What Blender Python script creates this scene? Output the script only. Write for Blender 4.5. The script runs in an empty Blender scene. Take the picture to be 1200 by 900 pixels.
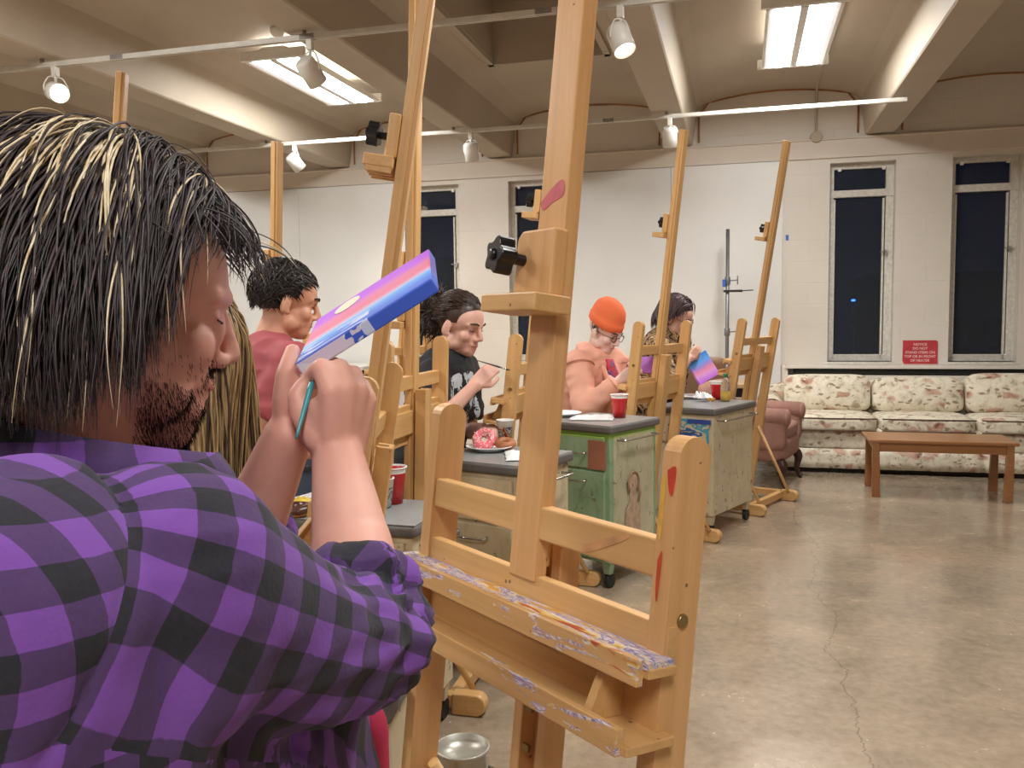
import bpy, bmesh, math, random
from mathutils import Vector, Matrix, Quaternion, noise
random.seed(7)
PI = math.pi
V = Vector
COL = bpy.context.scene.collection
# ------------------------------------------------------------------ camera
FOC, CAMH = 1000.0, 1.32
_yaw, _pit, _rol = [math.radians(a) for a in (15.07, 4.47, 0.72)]
_f = V((-math.sin(_yaw)*math.cos(_pit), math.cos(_yaw)*math.cos(_pit), -math.sin(_pit)))
_r = V((math.cos(_yaw), math.sin(_yaw), 0)); _d = _f.cross(_r)
CR = _r*math.cos(_rol) + _d*math.sin(_rol)
CD = _d*math.cos(_rol) - _r*math.sin(_rol)
CF = _f
CAM = V((0, 0, CAMH))
def P(px, py, Z):
    return CAM + (CR*((px-600)/FOC) + CD*((py-450)/FOC) + CF)*Z
def G(px, py, h=0.0):
    d = CR*((px-600)/FOC) + CD*((py-450)/FOC) + CF
    return CAM + d*((h-CAMH)/d.z)
def XY(px, Z, z=0.0):
    p = P(px, 371, Z); return V((p.x, p.y, z))
HR = V((math.cos(_yaw), math.sin(_yaw), 0))        # level direction to the viewer's right
HF = V((-math.sin(_yaw), math.cos(_yaw), 0))       # level direction away from the viewer
cd = bpy.data.cameras.new('camera'); cam = bpy.data.objects.new('camera', cd); COL.objects.link(cam)
cd.sensor_width = 36; cd.lens = 36*FOC/1200; cd.clip_start = .02; cd.clip_end = 100
m = Matrix((CR, -CD, -CF)).transposed().to_4x4(); m.translation = CAM; cam.matrix_world = m
bpy.context.scene.camera = cam
vs = bpy.context.scene.view_settings
vs.view_transform = 'Standard'; vs.look = 'None'; vs.gamma = 1; vs.use_curve_mapping = False
# ------------------------------------------------------------------ materials
def srgb(c):
    if isinstance(c, str):
        c = [int(c[i:i+2], 16)/255 for i in (0, 2, 4)]
    return tuple((x/12.92 if x <= .04045 else ((x+.055)/1.055)**2.4) for x in c)+(1,)
MC = {}
class NT:
    def __init__(s, name):
        s.m = bpy.data.materials.new(name); s.m.use_nodes = True; s.t = s.m.node_tree
        s.b = s.t.nodes['Principled BSDF']; s.t.nodes['Material Output']
    def n(s, ty, ins=None, **kw):
        nd = s.t.nodes.new(ty)
        for k, v in kw.items(): setattr(nd, k, v)
        for k, v in (ins or {}).items(): s.set(nd.inputs[k], v)
        return nd
    def set(s, sock, v):
        if isinstance(v, bpy.types.NodeSocket): s.t.links.new(v, sock)
        else: sock.default_value = v
    def coord(s, which='Object', scale=(1,1,1), rot=(0,0,0), loc=(0,0,0)):
        tc = s.n('ShaderNodeTexCoord')
        mp = s.n('ShaderNodeMapping', {'Vector': tc.outputs[which], 'Scale': scale, 'Rotation': rot, 'Location': loc})
        return mp.outputs[0]
    def noise(s, vec, scale=5, detail=3, rough=.5, dist=0):
        return s.n('ShaderNodeTexNoise', {'Vector': vec, 'Scale': scale, 'Detail': detail, 'Roughness': rough, 'Distortion': dist})
    def ramp(s, fac, stops, interp='LINEAR'):
        r = s.n('ShaderNodeValToRGB'); r.color_ramp.interpolation = interp
        el = r.color_ramp.elements
        while len(el) < len(stops): el.new(.5)
        for e, (p, c) in zip(el, stops):
            e.position = p; e.color = c if not isinstance(c, str) else srgb(c)
        s.set(r.inputs[0], fac); return r.outputs[0]
    def mix(s, fac, a, b, blend='MIX'):
        mx = s.n('ShaderNodeMix', data_type='RGBA', blend_type=blend)
        s.set(mx.inputs[0], fac); s.set(mx.inputs[6], srgb(a) if isinstance(a, str) else a); s.set(mx.inputs[7], srgb(b) if isinstance(b, str) else b)
        return mx.outputs[2]
    def math(s, op, a, b=0.0, c=None):
        mm = s.n('ShaderNodeMath', operation=op); s.set(mm.inputs[0], a); s.set(mm.inputs[1], b)
        if c is not None: s.set(mm.inputs[2], c)
        return mm.outputs[0]
    def bump(s, h, strength=.3, dist=.01):
        b = s.n('ShaderNodeBump', {'Height': h, 'Strength': strength, 'Distance': dist}); s.set(s.b.inputs['Normal'], b.outputs[0])
    def out(s, col=None, rough=None, **kw):
        if col is not None: s.set(s.b.inputs['Base Color'], srgb(col) if isinstance(col, str) else col)
        if rough is not None: s.set(s.b.inputs['Roughness'], rough)
        for k, v in kw.items(): s.set(s.b.inputs[k.replace('_', ' ')], v)
        return s.m
def plain(name, col, rough=.5, var=.12, scale=12, metal=0, bump=0, **kw):
    if name in MC: return MC[name]
    t = NT(name); c = t.coord(); nz = t.noise(c, scale, 4)
    a = srgb(col); d = tuple(x*(1-var) for x in a[:3])+(1,); l = tuple(min(1, x*(1+var)) for x in a[:3])+(1,)
    t.out(t.ramp(nz.outputs[0], [(.3, d), (.7, l)]), rough, Metallic=metal, **kw)
    if bump: t.bump(t.noise(c, scale*6, 4).outputs[0], bump, .002)
    MC[name] = t.m; return t.m
def wood(name, axis, a='B98B56', b='D3A66E', rough=.42, splat=0, heavy=False):
    if name in MC: return MC[name]
    t = NT(name); sc = [26, 26, 26]; sc[axis] = 1.3
    tc = t.n('ShaderNodeTexCoord'); oi = t.n('ShaderNodeObjectInfo')
    off = t.n('ShaderNodeVectorMath', {0: tc.outputs['Object'], 1: oi.outputs['Location']}, operation='ADD')
    mp = t.n('ShaderNodeMapping', {'Vector': off.outputs[0], 'Scale': sc}).outputs[0]
    n1 = t.noise(mp, 1.6, 5, .6, .6); n2 = t.noise(t.n('ShaderNodeMapping', {'Vector': off.outputs[0], 'Scale': [x*3.5 for x in sc]}).outputs[0], 2, 3, .6)
    big = t.noise(t.n('ShaderNodeMapping', {'Vector': off.outputs[0], 'Scale': (2.2, 2.2, 2.2)}).outputs[0], 1.5, 2)
    col = t.ramp(n1.outputs[0], [(.28, a), (.75, b)])
    col = t.mix(t.math('MULTIPLY', n2.outputs[0], .35), col, a)
    col = t.mix(t.math('MULTIPLY', big.outputs[0], .22), col, 'E0B07C')
    c0 = t.coord()
    # small dark nicks and specks of paint
    vo = t.n('ShaderNodeTexVoronoi', {'Vector': c0, 'Scale': 28})
    spot = t.math('LESS_THAN', vo.outputs['Distance'], .085)
    pick = t.noise(c0, 9, 2)
    few = t.math('GREATER_THAN', pick.outputs[0], .56)
    col = t.mix(t.math('MULTIPLY', t.math('MULTIPLY', spot, few), .75), col, '5A3A2C')
    if splat or heavy:
        s2 = [14, 14, 14]; s2[axis] = 3.2
        mp2 = t.coord('Object', s2)
        pn = t.noise(mp2, 2.4, 5, .7, 1.2); hue = t.noise(mp2, 3.1, 3, .6, .8)
        pc = t.ramp(hue.outputs[0], [(.32, 'B5382F'), (.38, 'E3C25A'), (.43, 'E9E6E4'), (.47, '4A53A8'), (.505, 'E4E0EA'), (.55, '8A6FB0'), (.585, 'E9E4DA'), (.65, 'D9A23C')])
        th = .60 - .25*splat
        fac = t.ramp(pn.outputs[0], [(th, (0,0,0,1)), (th+.04, (1,1,1,1))])
        col = t.mix(t.math('MULTIPLY', fac, .88), col, pc)
    t.out(col, rough); t.bump(n2.outputs[0], .12, .002)
    MC[name] = t.m; return t.m
def emis(name, col, strength):
    if name in MC: return MC[name]
    t = NT(name); t.out(col, .5); t.b.inputs['Emission Color'].default_value = srgb(col); t.b.inputs['Emission Strength'].default_value = strength
    MC[name] = t.m; return t.m
def skin(name, a, b, rough=.5):
    if name in MC: return MC[name]
    t = NT(name); c = t.coord(); n = t.noise(c, 9, 4, .6); n2 = t.noise(c, 140, 2)
    col = t.ramp(n.outputs[0], [(.3, a), (.7, b)])
    t.out(col, rough); t.b.inputs['Subsurface Weight'].default_value = .12
    t.b.inputs['Subsurface Radius'].default_value = (.02, .008, .004); t.b.inputs['Subsurface Scale'].default_value = .5
    t.bump(n2.outputs[0], .12, .001); MC[name] = t.m; return t.m
# ------------------------------------------------------------------ objects
def props(o, label=None, cat=None, group=None, kind=None):
    if label: o['label'] = label
    if cat: o['category'] = cat
    if group: o['group'] = group
    if kind: o['kind'] = kind
    return o
def empty(name, loc=(0,0,0), rz=0, label=None, cat=None, group=None):
    o = bpy.data.objects.new(name, None); COL.objects.link(o); o.location = loc; o.rotation_euler = (0, 0, rz); o.empty_display_size = .05
    return props(o, label, cat, group)
def mesh_obj(name, bm, mats, parent=None, smooth=False, bevel=0, seg=2, loc=None, rot=None):
    me = bpy.data.meshes.new(name)
    bmesh.ops.recalc_face_normals(bm, faces=bm.faces[:])
    bm.to_mesh(me); bm.free()
    for mt in (mats if isinstance(mats, (list, tuple)) else [mats]): me.materials.append(mt)
    if smooth:
        for p in me.polygons: p.use_smooth = True
    o = bpy.data.objects.new(name, me); COL.objects.link(o)
    if parent: o.parent = parent
    if loc is not None: o.location = loc
    if rot is not None: o.rotation_euler = rot
    if bevel:
        b = o.modifiers.new('bevel', 'BEVEL'); b.width = bevel; b.segments = seg; b.limit_method = 'ANGLE'; b.angle_limit = math.radians(40)
        b.harden_normals = False
    return o
def copy_tree(o, parent=None):
    c = o.copy(); COL.objects.link(c)
    if parent: c.parent = parent
    for ch in list(o.children): copy_tree(ch, c)
    return c
def box(bm, c, s, rot=None, mat=0):
    r = bmesh.ops.create_cube(bm, size=1); vs_ = r['verts']
    M = Matrix.Translation(c) @ (rot.to_4x4() if rot else Matrix()) @ Matrix.Diagonal((*s, 1))
    bmesh.ops.transform(bm, matrix=M, verts=vs_)
    for f in {f for v in vs_ for f in v.link_faces}: f.material_index = mat
    return vs_
def cyl(bm, p0, p1, r0, r1=None, n=20, mat=0, cap=True):
    p0, p1 = V(p0), V(p1); r1 = r0 if r1 is None else r1
    r = bmesh.ops.create_cone(bm, cap_ends=cap, cap_tris=False, segments=n, radius1=r0, radius2=r1, depth=(p1-p0).length)
    q = (p1-p0).to_track_quat('Z', 'Y')
    bmesh.ops.transform(bm, matrix=Matrix.Translation((p0+p1)/2) @ q.to_matrix().to_4x4(), verts=r['verts'])
    for f in {f for v in r['verts'] for f in v.link_faces}: f.material_index = mat; f.smooth = len(f.verts) == 4
    return r['verts']
def ball(bm, c, rad, rot=None, mat=0, sub=3):
    r = bmesh.ops.create_icosphere(bm, subdivisions=sub, radius=1)
    if isinstance(rad, (int, float)): rad = (rad,)*3
    bmesh.ops.transform(bm, matrix=Matrix.Translation(c) @ (rot.to_4x4() if rot else Matrix()) @ Matrix.Diagonal((*rad, 1)), verts=r['verts'])
    for f in {f for v in r['verts'] for f in v.link_faces}: f.material_index = mat; f.smooth = True
    return r['verts']
def lathe(bm, prof, n=28, M=None, mat=0, closed=False):
    rings = []
    for (r, z) in prof:
        if r < 1e-6: rings.append([bm.verts.new((0, 0, z))])
        else: rings.append([bm.verts.new((r*math.cos(2*PI*i/n), r*math.sin(2*PI*i/n), z)) for i in range(n)])
    for a, b in zip(rings, rings[1:]):
        for i in range(n):
            j = (i+1) % n
            if len(a) == 1 and len(b) > 1: f = bm.faces.new((a[0], b[i], b[j]))
            elif len(b) == 1 and len(a) > 1: f = bm.faces.new((a[i], a[j], b[0]))
            elif len(a) > 1: f = bm.faces.new((a[i], a[j], b[j], b[i]))
            else: continue
            f.smooth = True; f.material_index = mat
    vs_ = [v for r in rings for v in r]
    if M is not None: bmesh.ops.transform(bm, matrix=M, verts=vs_)
    return vs_
def tube(bm, pts, rad, n=8, mat=0, cap=True, flat=1.0):
    pts = [V(p) for p in pts]; N = len(pts)
    rads = rad if isinstance(rad, (list, tuple)) else [rad]*N
    rings = []; prev = None
    for i, p in enumerate(pts):
        t = (pts[min(i+1, N-1)]-pts[max(i-1, 0)])
        if t.length < 1e-9: t = V((0, 0, 1))
        t.normalize()
        if prev is None: a = t.orthogonal().normalized()
        else:
            a = prev - t*prev.dot(t)
            a = a.normalized() if a.length > 1e-6 else t.orthogonal().normalized()
        prev = a; b = t.cross(a)
        rings.append([bm.verts.new(p+(a*math.cos(2*PI*k/n)+b*math.sin(2*PI*k/n)*flat)*rads[i]) for k in range(n)])
    for a, b in zip(rings, rings[1:]):
        for k in range(n):
            f = bm.faces.new((a[k], a[(k+1) % n], b[(k+1) % n], b[k])); f.smooth = True; f.material_index = mat
    if cap:
        for r in (rings[0], rings[-1]):
            f = bm.faces.new(r); f.material_index = mat
def prism(bm, prof, x0, x1, axis='x', mat=0):
    """extrude a closed 2D profile along an axis; profile is (a,b) in the other two axes in order"""
    def mk(x, a, b):
        return {'x': (x, a, b), 'y': (a, x, b), 'z': (a, b, x)}[axis]
    A = [bm.verts.new(mk(x0, a, b)) for a, b in prof]; B = [bm.verts.new(mk(x1, a, b)) for a, b in prof]
    n = len(prof)
    fs = [bm.faces.new(A), bm.faces.new(B[::-1])] + [bm.faces.new((A[i], B[i], B[(i+1) % n], A[(i+1) % n])) for i in range(n)]
    for f in fs: f.material_index = mat
    return A+B
def smooth_path(pts, k=6):
    pts = [V(p) for p in pts]; out = []
    for i in range(len(pts)-1):
        p0 = pts[max(i-1, 0)]; p1 = pts[i]; p2 = pts[i+1]; p3 = pts[min(i+2, len(pts)-1)]
        for j in range(k):
            t = j/k
            out.append(.5*((2*p1)+(-p0+p2)*t+(2*p0-5*p1+4*p2-p3)*t*t+(-p0+3*p1-3*p2+p3)*t**3))
    out.append(pts[-1]); return out
def capsule(bm, p0, p1, r0, r1, n=18, flat=1.0, axis=None, ends=True):
    """tapered rounded limb; flat squashes it along the direction across `axis`"""
    p0, p1 = V(p0), V(p1); t = (p1-p0); L = t.length; t.normalize()
    a = (V(axis) - t*V(axis).dot(t)).normalized() if axis is not None else t.orthogonal().normalized(); b = t.cross(a)
    rings = []
    sp = []
    if ends:
        for k in range(1, 5): sp.append((-r0*math.cos(k/5*PI/2), r0*math.sin(k/5*PI/2)))
    sp += [(L*i/4, r0+(r1-r0)*i/4) for i in range(5)]
    if ends:
        for k in range(4, 0, -1): sp.append((L+r1*math.cos(k/5*PI/2), r1*math.sin(k/5*PI/2)))
    for s, r in sp:
        rings.append([bm.verts.new(p0+t*s+(a*math.cos(2*PI*k/n)+b*math.sin(2*PI*k/n)*flat)*r) for k in range(n)])
    for A, B in zip(rings, rings[1:]):
        for k in range(n): bm.faces.new((A[k], A[(k+1) % n], B[(k+1) % n], B[k]))
    bm.faces.new(rings[0][::-1]); bm.faces.new(rings[-1])
def remesh(name, bm, mats, parent, voxel=.008, smooth=3, fac=.5, decimate=0):
    """fuse overlapping pieces into one continuous surface"""
    me = bpy.data.meshes.new(name)
    bmesh.ops.recalc_face_normals(bm, faces=bm.faces[:]); bm.to_mesh(me); bm.free()
    o = bpy.data.objects.new(name, me); COL.objects.link(o)
    r = o.modifiers.new('r', 'REMESH'); r.mode = 'VOXEL'; r.voxel_size = voxel; r.use_smooth_shade = True
    if smooth:
        s = o.modifiers.new('s', 'SMOOTH'); s.iterations = smooth; s.factor = fac
    dg = bpy.context.evaluated_depsgraph_get(); ev = o.evaluated_get(dg)
    me2 = bpy.data.meshes.new_from_object(ev); me2.name = name
    o.modifiers.clear(); o.data = me2; bpy.data.meshes.remove(me)
    me2.materials.clear()
    for mt in (mats if isinstance(mats, (list, tuple)) else [mats]): me2.materials.append(mt)
    for p in me2.polygons: p.use_smooth = True
    if parent: o.parent = parent
    return o
def frame(fwd, up=(0, 0, 1)):
    """rotation whose local +Y is fwd and +Z is close to up"""
    y = V(fwd).normalized(); x = y.cross(V(up)).normalized(); z = x.cross(y)
    return Matrix((x, y, z)).transposed()
# ------------------------------------------------------------------ room
WY = 8.45; XL, XR, YF = -9.2, 4.2, -3.6
BE = [-7.71, -5.93, -4.15, -2.37, -.59, 1.19, 2.97]
def struct(o): o['kind'] = 'structure'; return o
t = NT('concrete_floor'); c = t.coord()
n1 = t.noise(c, .55, 4, .6, .6); n2 = t.noise(c, 3.2, 6, .62, .4); n3 = t.noise(c, 26, 4, .6)
col = t.ramp(n1.outputs[0], [(.30, '7C7062'), (.45, '94836E'), (.56, 'A69279'), (.70, 'B59470')])
col = t.mix(.5, col, t.ramp(n2.outputs[0], [(.3, '776A5B'), (.5, '978671'), (.7, 'B7A389')]))
col = t.mix(.16, col, t.ramp(n3.outputs[0], [(.3, '6A5F52'), (.7, 'D2C4B2')]))
vo = t.n('ShaderNodeTexVoronoi', {'Vector': t.coord('Object', (1, 1, 1)), 'Scale': 13}); pk = t.noise(c, 7, 1)
sp = t.math('MULTIPLY', t.math('LESS_THAN', vo.outputs['Distance'], .05), t.math('GREATER_THAN', pk.outputs[0], .55))
col = t.mix(t.math('MULTIPLY', sp, .6), col, 'E4DFD6')
# one long wandering hairline crack
cv = t.n('ShaderNodeSeparateXYZ', {0: c}); wob = t.noise(t.n('ShaderNodeMapping', {'Vector': c, 'Scale': (0, 1, 0)}).outputs[0], 5.0, 5, .7)
wob2 = t.noise(t.n('ShaderNodeMapping', {'Vector': c, 'Scale': (0, 1, 0)}).outputs[0], 1.1, 2)
cx = t.math('ADD', cv.outputs[0], t.math('ADD', t.math('MULTIPLY', wob.outputs[0], .16), t.math('MULTIPLY', wob2.outputs[0], .3)))
cx = t.math('ABSOLUTE', t.math('SUBTRACT', cx, .60)); cr = t.math('LESS_THAN', cx, .0026)
col = t.mix(t.math('MULTIPLY', cr, .4), col, '4E443A')
t.out(col, t.ramp(n2.outputs[0], [(.3, (.16,)*3+(1,)), (.7, (.30,)*3+(1,))]))
t.b.inputs['Specular IOR Level'].default_value = .6; t.b.inputs['Coat Weight'].default_value = .35; t.b.inputs['Coat Roughness'].default_value = .12
t.bump(t.noise(c, 2.0, 3).outputs[0], .05, .02)
M_floor = t.m
def paint(name, a, b, rough=.6, blocks=False):
    t = NT(name); c = t.coord(); n = t.noise(c, .9, 4, .6); n2 = t.noise(c, 30, 3)
    col = t.ramp(n.outputs[0], [(.3, a), (.7, b)])
    if blocks:
        mp = t.n('ShaderNodeMapping', {'Vector': c, 'Rotation': (PI/2, 0, 0), 'Scale': (1, 1, 1)})
        br = t.n('ShaderNodeTexBrick', {'Vector': mp.outputs[0], 'Scale': 1.0, 'Mortar Size': .004, 'Brick Width': .4, 'Row Height': .2, 'Mortar Smooth': .6})
        t.bump(t.math('SUBTRACT', 1, br.outputs['Fac']), .35, .006)
    else: t.bump(n2.outputs[0], .08, .003)
    return t.out(col, rough)
M_wall = paint('wall_paint', 'D0C5B8', 'DCD2C6'); M_block = paint('block_wall_paint', 'D3CBBF', 'DDD6CC', .55, True)
M_panel = paint('board_paint', 'D6D5D1', 'E0DFDB', .45); M_ceil = paint('ceiling_paint', 'AEA18E', 'BEB19F', .65)
M_metal_white = plain('white_enamel', 'E4E2DC', .35, .05)
M_frame = plain('window_frame_paint', 'CFCBC0', .4, .15, 30)
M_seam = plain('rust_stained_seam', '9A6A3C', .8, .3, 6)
bm = bmesh.new(); box(bm, ((XL+XR)/2, (YF+WY)/2+.4, -.05), (XR-XL+.6, WY-YF+1.2, .1)); struct(mesh_obj('floor', bm, M_floor))
# ceiling: downstand beams with flared sides, shallow vaults between them, one deep recess
ZB, ZS, ZA = 2.93, 3.30, 3.385
REC = (-1.93, -1.02, 4.6, 6.69)
bm = bmesh.new()
prof = [(XL-.3, ZS)]
for i, b in enumerate(BE):
    prof += [(b-.235, ZS), (b-.17, ZS-.05), (b-.125, ZB+.01), (b-.115, ZB), (b+.115, ZB), (b+.125, ZB+.01), (b+.17, ZS-.05), (b+.235, ZS)]
    nb = BE[i+1] if i+1 < len(BE) else None
    if nb:
        x0, x1 = b+.235, nb-.235
        for k in range(1, 12):
            s = k/12; prof.append((x0+(x1-x0)*s, ZS+(ZA-ZS)*math.sin(PI*s)**.7))
prof.append((XR+.3, ZS))
xs = sorted(set([p[0] for p in prof]))
ys = [YF-.2, REC[2], REC[3], WY+.02]
g = [[bm.verts.new((x, y, z)) for y in ys] for x, z in prof]
for i in range(len(g)-1):
    for j in range(3):
        xm = (prof[i][0]+prof[i+1][0])/2
        if j == 1 and REC[0] < xm < REC[1]: continue
        bm.faces.new((g[i][j], g[i+1][j], g[i+1][j+1], g[i][j+1]))
inside = [p for p in prof if REC[0]-.08 < p[0] < REC[1]+.08]
xa, xb = min(p[0] for p in inside if p[0] > REC[0]-.075), max(p[0] for p in inside if p[0] < REC[1]+.075)
box(bm, ((xa+xb)/2, (REC[2]+REC[3])/2, 3.86), (xb-xa+.1, REC[3]-REC[2]+.1, .04))
for (c_, s_) in [((xa-.03, (REC[2]+REC[3])/2, 3.6), (.05, REC[3]-REC[2]+.1, .56)), ((xb+.03, (REC[2]+REC[3])/2, 3.6), (.05, REC[3]-REC[2]+.1, .56)),
                 (((xa+xb)/2, REC[3]+.02, 3.6), (xb-xa+.1, .05, .56)), (((xa+xb)/2, REC[2]-.02, 3.6), (xb-xa+.1, .05, .56))]:
    box(bm, c_, s_)
box(bm, ((XL+XR)/2, (YF+WY)/2, 3.95), (XR-XL+.6, WY-YF+.6, .06))
struct(mesh_obj('ceiling', bm, M_ceil))
# stained seams where the vaults meet the window wall
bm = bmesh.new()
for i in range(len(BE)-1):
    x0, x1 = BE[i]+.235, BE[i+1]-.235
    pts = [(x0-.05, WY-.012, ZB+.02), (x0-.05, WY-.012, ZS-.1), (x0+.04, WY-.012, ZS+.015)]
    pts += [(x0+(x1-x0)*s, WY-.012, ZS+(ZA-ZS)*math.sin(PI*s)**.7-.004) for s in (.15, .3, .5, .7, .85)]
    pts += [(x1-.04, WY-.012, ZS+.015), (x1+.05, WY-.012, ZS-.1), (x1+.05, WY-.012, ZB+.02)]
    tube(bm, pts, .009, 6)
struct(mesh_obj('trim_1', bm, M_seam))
# window wall with openings
WIN = [(-7.45, -6.9), (-6.43, -5.87), (-3.38, -2.82), (-2.29, -1.73), (.775, 1.335), (1.80, 2.355), (2.83, 3.39)]
WZ0, WZ1 = .87, 2.69
bm = bmesh.new(); T = .42; yc = WY+T/2
edges = [XL-.3]+[e for w in WIN for e in w]+[XR+.3]
for i in range(0, len(edges), 2):
    box(bm, ((edges[i]+edges[i+1])/2, yc, (WZ0+WZ1)/2), (edges[i+1]-edges[i], T, WZ1-WZ0))
box(bm, ((XL+XR)/2, yc, WZ0/2-.03), (XR-XL+.6, T, WZ0+.06)); box(bm, ((XL+XR)/2, yc, (WZ1+4)/2), (XR-XL+.6, T, 4-WZ1))
struct(mesh_obj('wall_back', bm, M_block))
# header band under the beams
bm = bmesh.new(); box(bm, ((XL+XR)/2, WY-.012, 2.82), (XR-XL, .026, .17)); box(bm, ((XL+XR)/2, WY-.02, 2.905), (XR-XL, .045, .016))
struct(mesh_obj('trim_2', bm, M_wall, bevel=.004))
for nm, c_, s_ in [('wall_left', (XL-.1, (YF+WY)/2, 2), (.2, WY-YF+.6, 4.1)), ('wall_right', (XR+.1, (YF+WY)/2, 2), (.2, WY-YF+.6, 4.1)), ('wall_front', ((XL+XR)/2, YF-.1, 2), (XR-XL+.6, .2, 4.1))]:
    bm = bmesh.new(); box(bm, c_, s_); struct(mesh_obj(nm, bm, M_wall))
# windows: frame, transom bar, panes
tg = NT('window_glass'); tg.out('8A94A4', .02); tg.b.inputs['Transmission Weight'].default_value = .92; tg.b.inputs['IOR'].default_value = 1.22
M_alu = plain('bare_aluminium', 'A9A9A4', .35, .15, 20, .7)
for k, (x0, x1) in enumerate(WIN):
    y = WY+.13; root = empty('window_%d' % (k+1), ((x0+x1)/2, y, WZ0)); struct(root)
    w, h = x1-x0, WZ1-WZ0; bm = bmesh.new(); a = .045
    box(bm, (-w/2+a/2, 0, h/2), (a, .058, h-2*a+.004)); box(bm, (w/2-a*.75, 0, h/2), (a*1.5, .058, h-2*a+.004)); box(bm, (0, 0, a/2), (w, .07, a)); box(bm, (0, 0, h-a/2), (w, .06, a))
    box(bm, (0, -.004, h-.27), (w, .07, .065)); box(bm, (w/2-a*1.9, -.02, (h-.3)/2), (.018, .03, h-.34)); box(bm, (-w/2+a*1.15, -.02, (h-.3)/2), (.018, .03, h-.34)); box(bm, (0, -.02, a*1.2), (w-.1, .03, .02))
    struct(mesh_obj('window_frame', bm, M_frame, root, bevel=.004))
    bm = bmesh.new(); box(bm, (0, .01, (h-.27)/2), (w-.08, .006, h-.29)); struct(mesh_obj('window_pane', bm, tg.m, root))
    bm = bmesh.new(); box(bm, (0, .012, h-.14), (w-.08, .006, .2)); struct(mesh_obj('window_pane', bm, tg.m, root))
    bm = bmesh.new(); box(bm, (w/2-.06, -.045, h*.55), (.022, .03, .05)); cyl(bm, (w/2-.06, -.055, h*.55), (w/2-.11, -.075, h*.55+.01), .007, n=8); struct(mesh_obj('window_latch', bm, M_alu, root, bevel=.002))
    bm = bmesh.new(); box(bm, (0, -.075, -.012), (w+.0, .14, .024)); struct(mesh_obj('window_sill', bm, M_frame, root, bevel=.004))
    bm = bmesh.new()
    for s in (-1, 1): box(bm, (s*(w/2-.09), -.04, h-.05), (.03, .02, .03))
    struct(mesh_obj('blind_bracket', bm, M_metal_white, root, bevel=.003))
# white tack boards screwed to the wall between the windows
def board(x0, x1, lab):
    bm = bmesh.new(); n = max(1, round((x1-x0)/1.2)); w = (x1-x0)/n
    for i in range(n): box(bm, (x0+w*(i+.5), WY-.022, 1.52), (w-.003, .03, 2.42))
    o = mesh_obj('tack_board', bm, M_panel, bevel=.002); props(o, lab, 'wall board')
board(-1.69, .362, 'big white painted board between the dark windows behind the beanie wearer')
board(-5.85, -3.40, 'white painted board on the wall behind the man in the red t-shirt')
board(-9.1, -7.5, 'white painted board on the wall at the far left behind the hair')
# heater ledge under the right windows
bm = bmesh.new(); x0, x1 = .40, XR
box(bm, ((x0+x1)/2, WY-.12, .35), (x1-x0, .22, .70)); box(bm, ((x0+x1)/2, WY-.13, .835), (x1-x0+.02, .26, .03)); box(bm, ((x0+x1)/2, WY-.051, .76), (x1-x0, .1, .12))
box(bm, ((x0+x1)/2, WY-.13, .735), (x1-x0, .24, .05)); box(bm, (x0-.01, WY-.12, .42), (.05, .24, .84))
o = mesh_obj('heater_cover', bm, M_block, bevel=.004); props(o, 'long white heater cover with a dark slot under the right windows', 'heater cover')
bm = bmesh.new(); box(bm, ((x0+x1)/2+.03, WY-.16, .795), (x1-x0-.08, .15, .034)); s_ = mesh_obj('air_slot', bm, plain('slot_black', '15120F', .8), o)
# red notice
t = NT('notice_red'); t.out(t.ramp(t.noise(t.coord(), 14, 3).outputs[0], [(.35, 'B2303A'), (.7, 'C23B44')]), .5)
sg = empty('notice_sign', (1.567, WY-.004, .953), label='small red notice with white lettering on the wall between the right windows', cat='sign')
bm = bmesh.new(); prism(bm, [(-.145, -.075), (-.13, -.108), (.147, -.108), (.145, .1), (.13, .112), (-.145, .112)], -.006, 0, 'y'); mesh_obj('sign_board', bm, t.m, sg)
M_pink = plain('notice_lettering', 'E9C3BC', .5)
def text_mesh(name, s, size, mat, parent, loc, rot=(PI/2, 0, 0), ext=.0008):
    cu = bpy.data.curves.new(name, 'FONT'); cu.body = s; cu.size = size; cu.align_x = 'CENTER'; cu.align_y = 'CENTER'; cu.extrude = ext; cu.offset = size*.02
    o = bpy.data.objects.new(name, cu); COL.objects.link(o)
    me = bpy.data.meshes.new_from_object(o.evaluated_get(bpy.context.evaluated_depsgraph_get())); bpy.data.objects.remove(o)
    me.materials.clear(); me.materials.append(mat); o = bpy.data.objects.new(name, me); COL.objects.link(o); o.parent = parent; o.location = loc; o.rotation_euler = rot; return o
for i, ln in enumerate(['NOTICE', 'DO NOT', 'STAND ITEMS ON', 'TOP OR IN FRONT', 'OF HEATER']):
    text_mesh('lettering', ln, .031, M_pink, sg, (0, -.0075, .075-i*.0365))
# conduit and junction box on the window wall
bm = bmesh.new(); tube(bm, [(.64, 5.0, 3.36), (.64, 8.2, 3.365), (.642, 8.40, 3.34), (.645, WY-.02, 3.28), (.645, WY-.02, 2.95)], .012, 8)
o = mesh_obj('conduit', bm, M_ceil); props(o, 'thin painted conduit running along the vault and down to the round box', 'conduit')
bm = bmesh.new(); cyl(bm, (.647, WY, 2.93), (.647, WY-.06, 2.93), .055, .05, 24); o = mesh_obj('junction_box', bm, M_ceil, bevel=.005); props(o, 'round painted junction box on the wall below the right ceiling vault', 'junction box')
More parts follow.
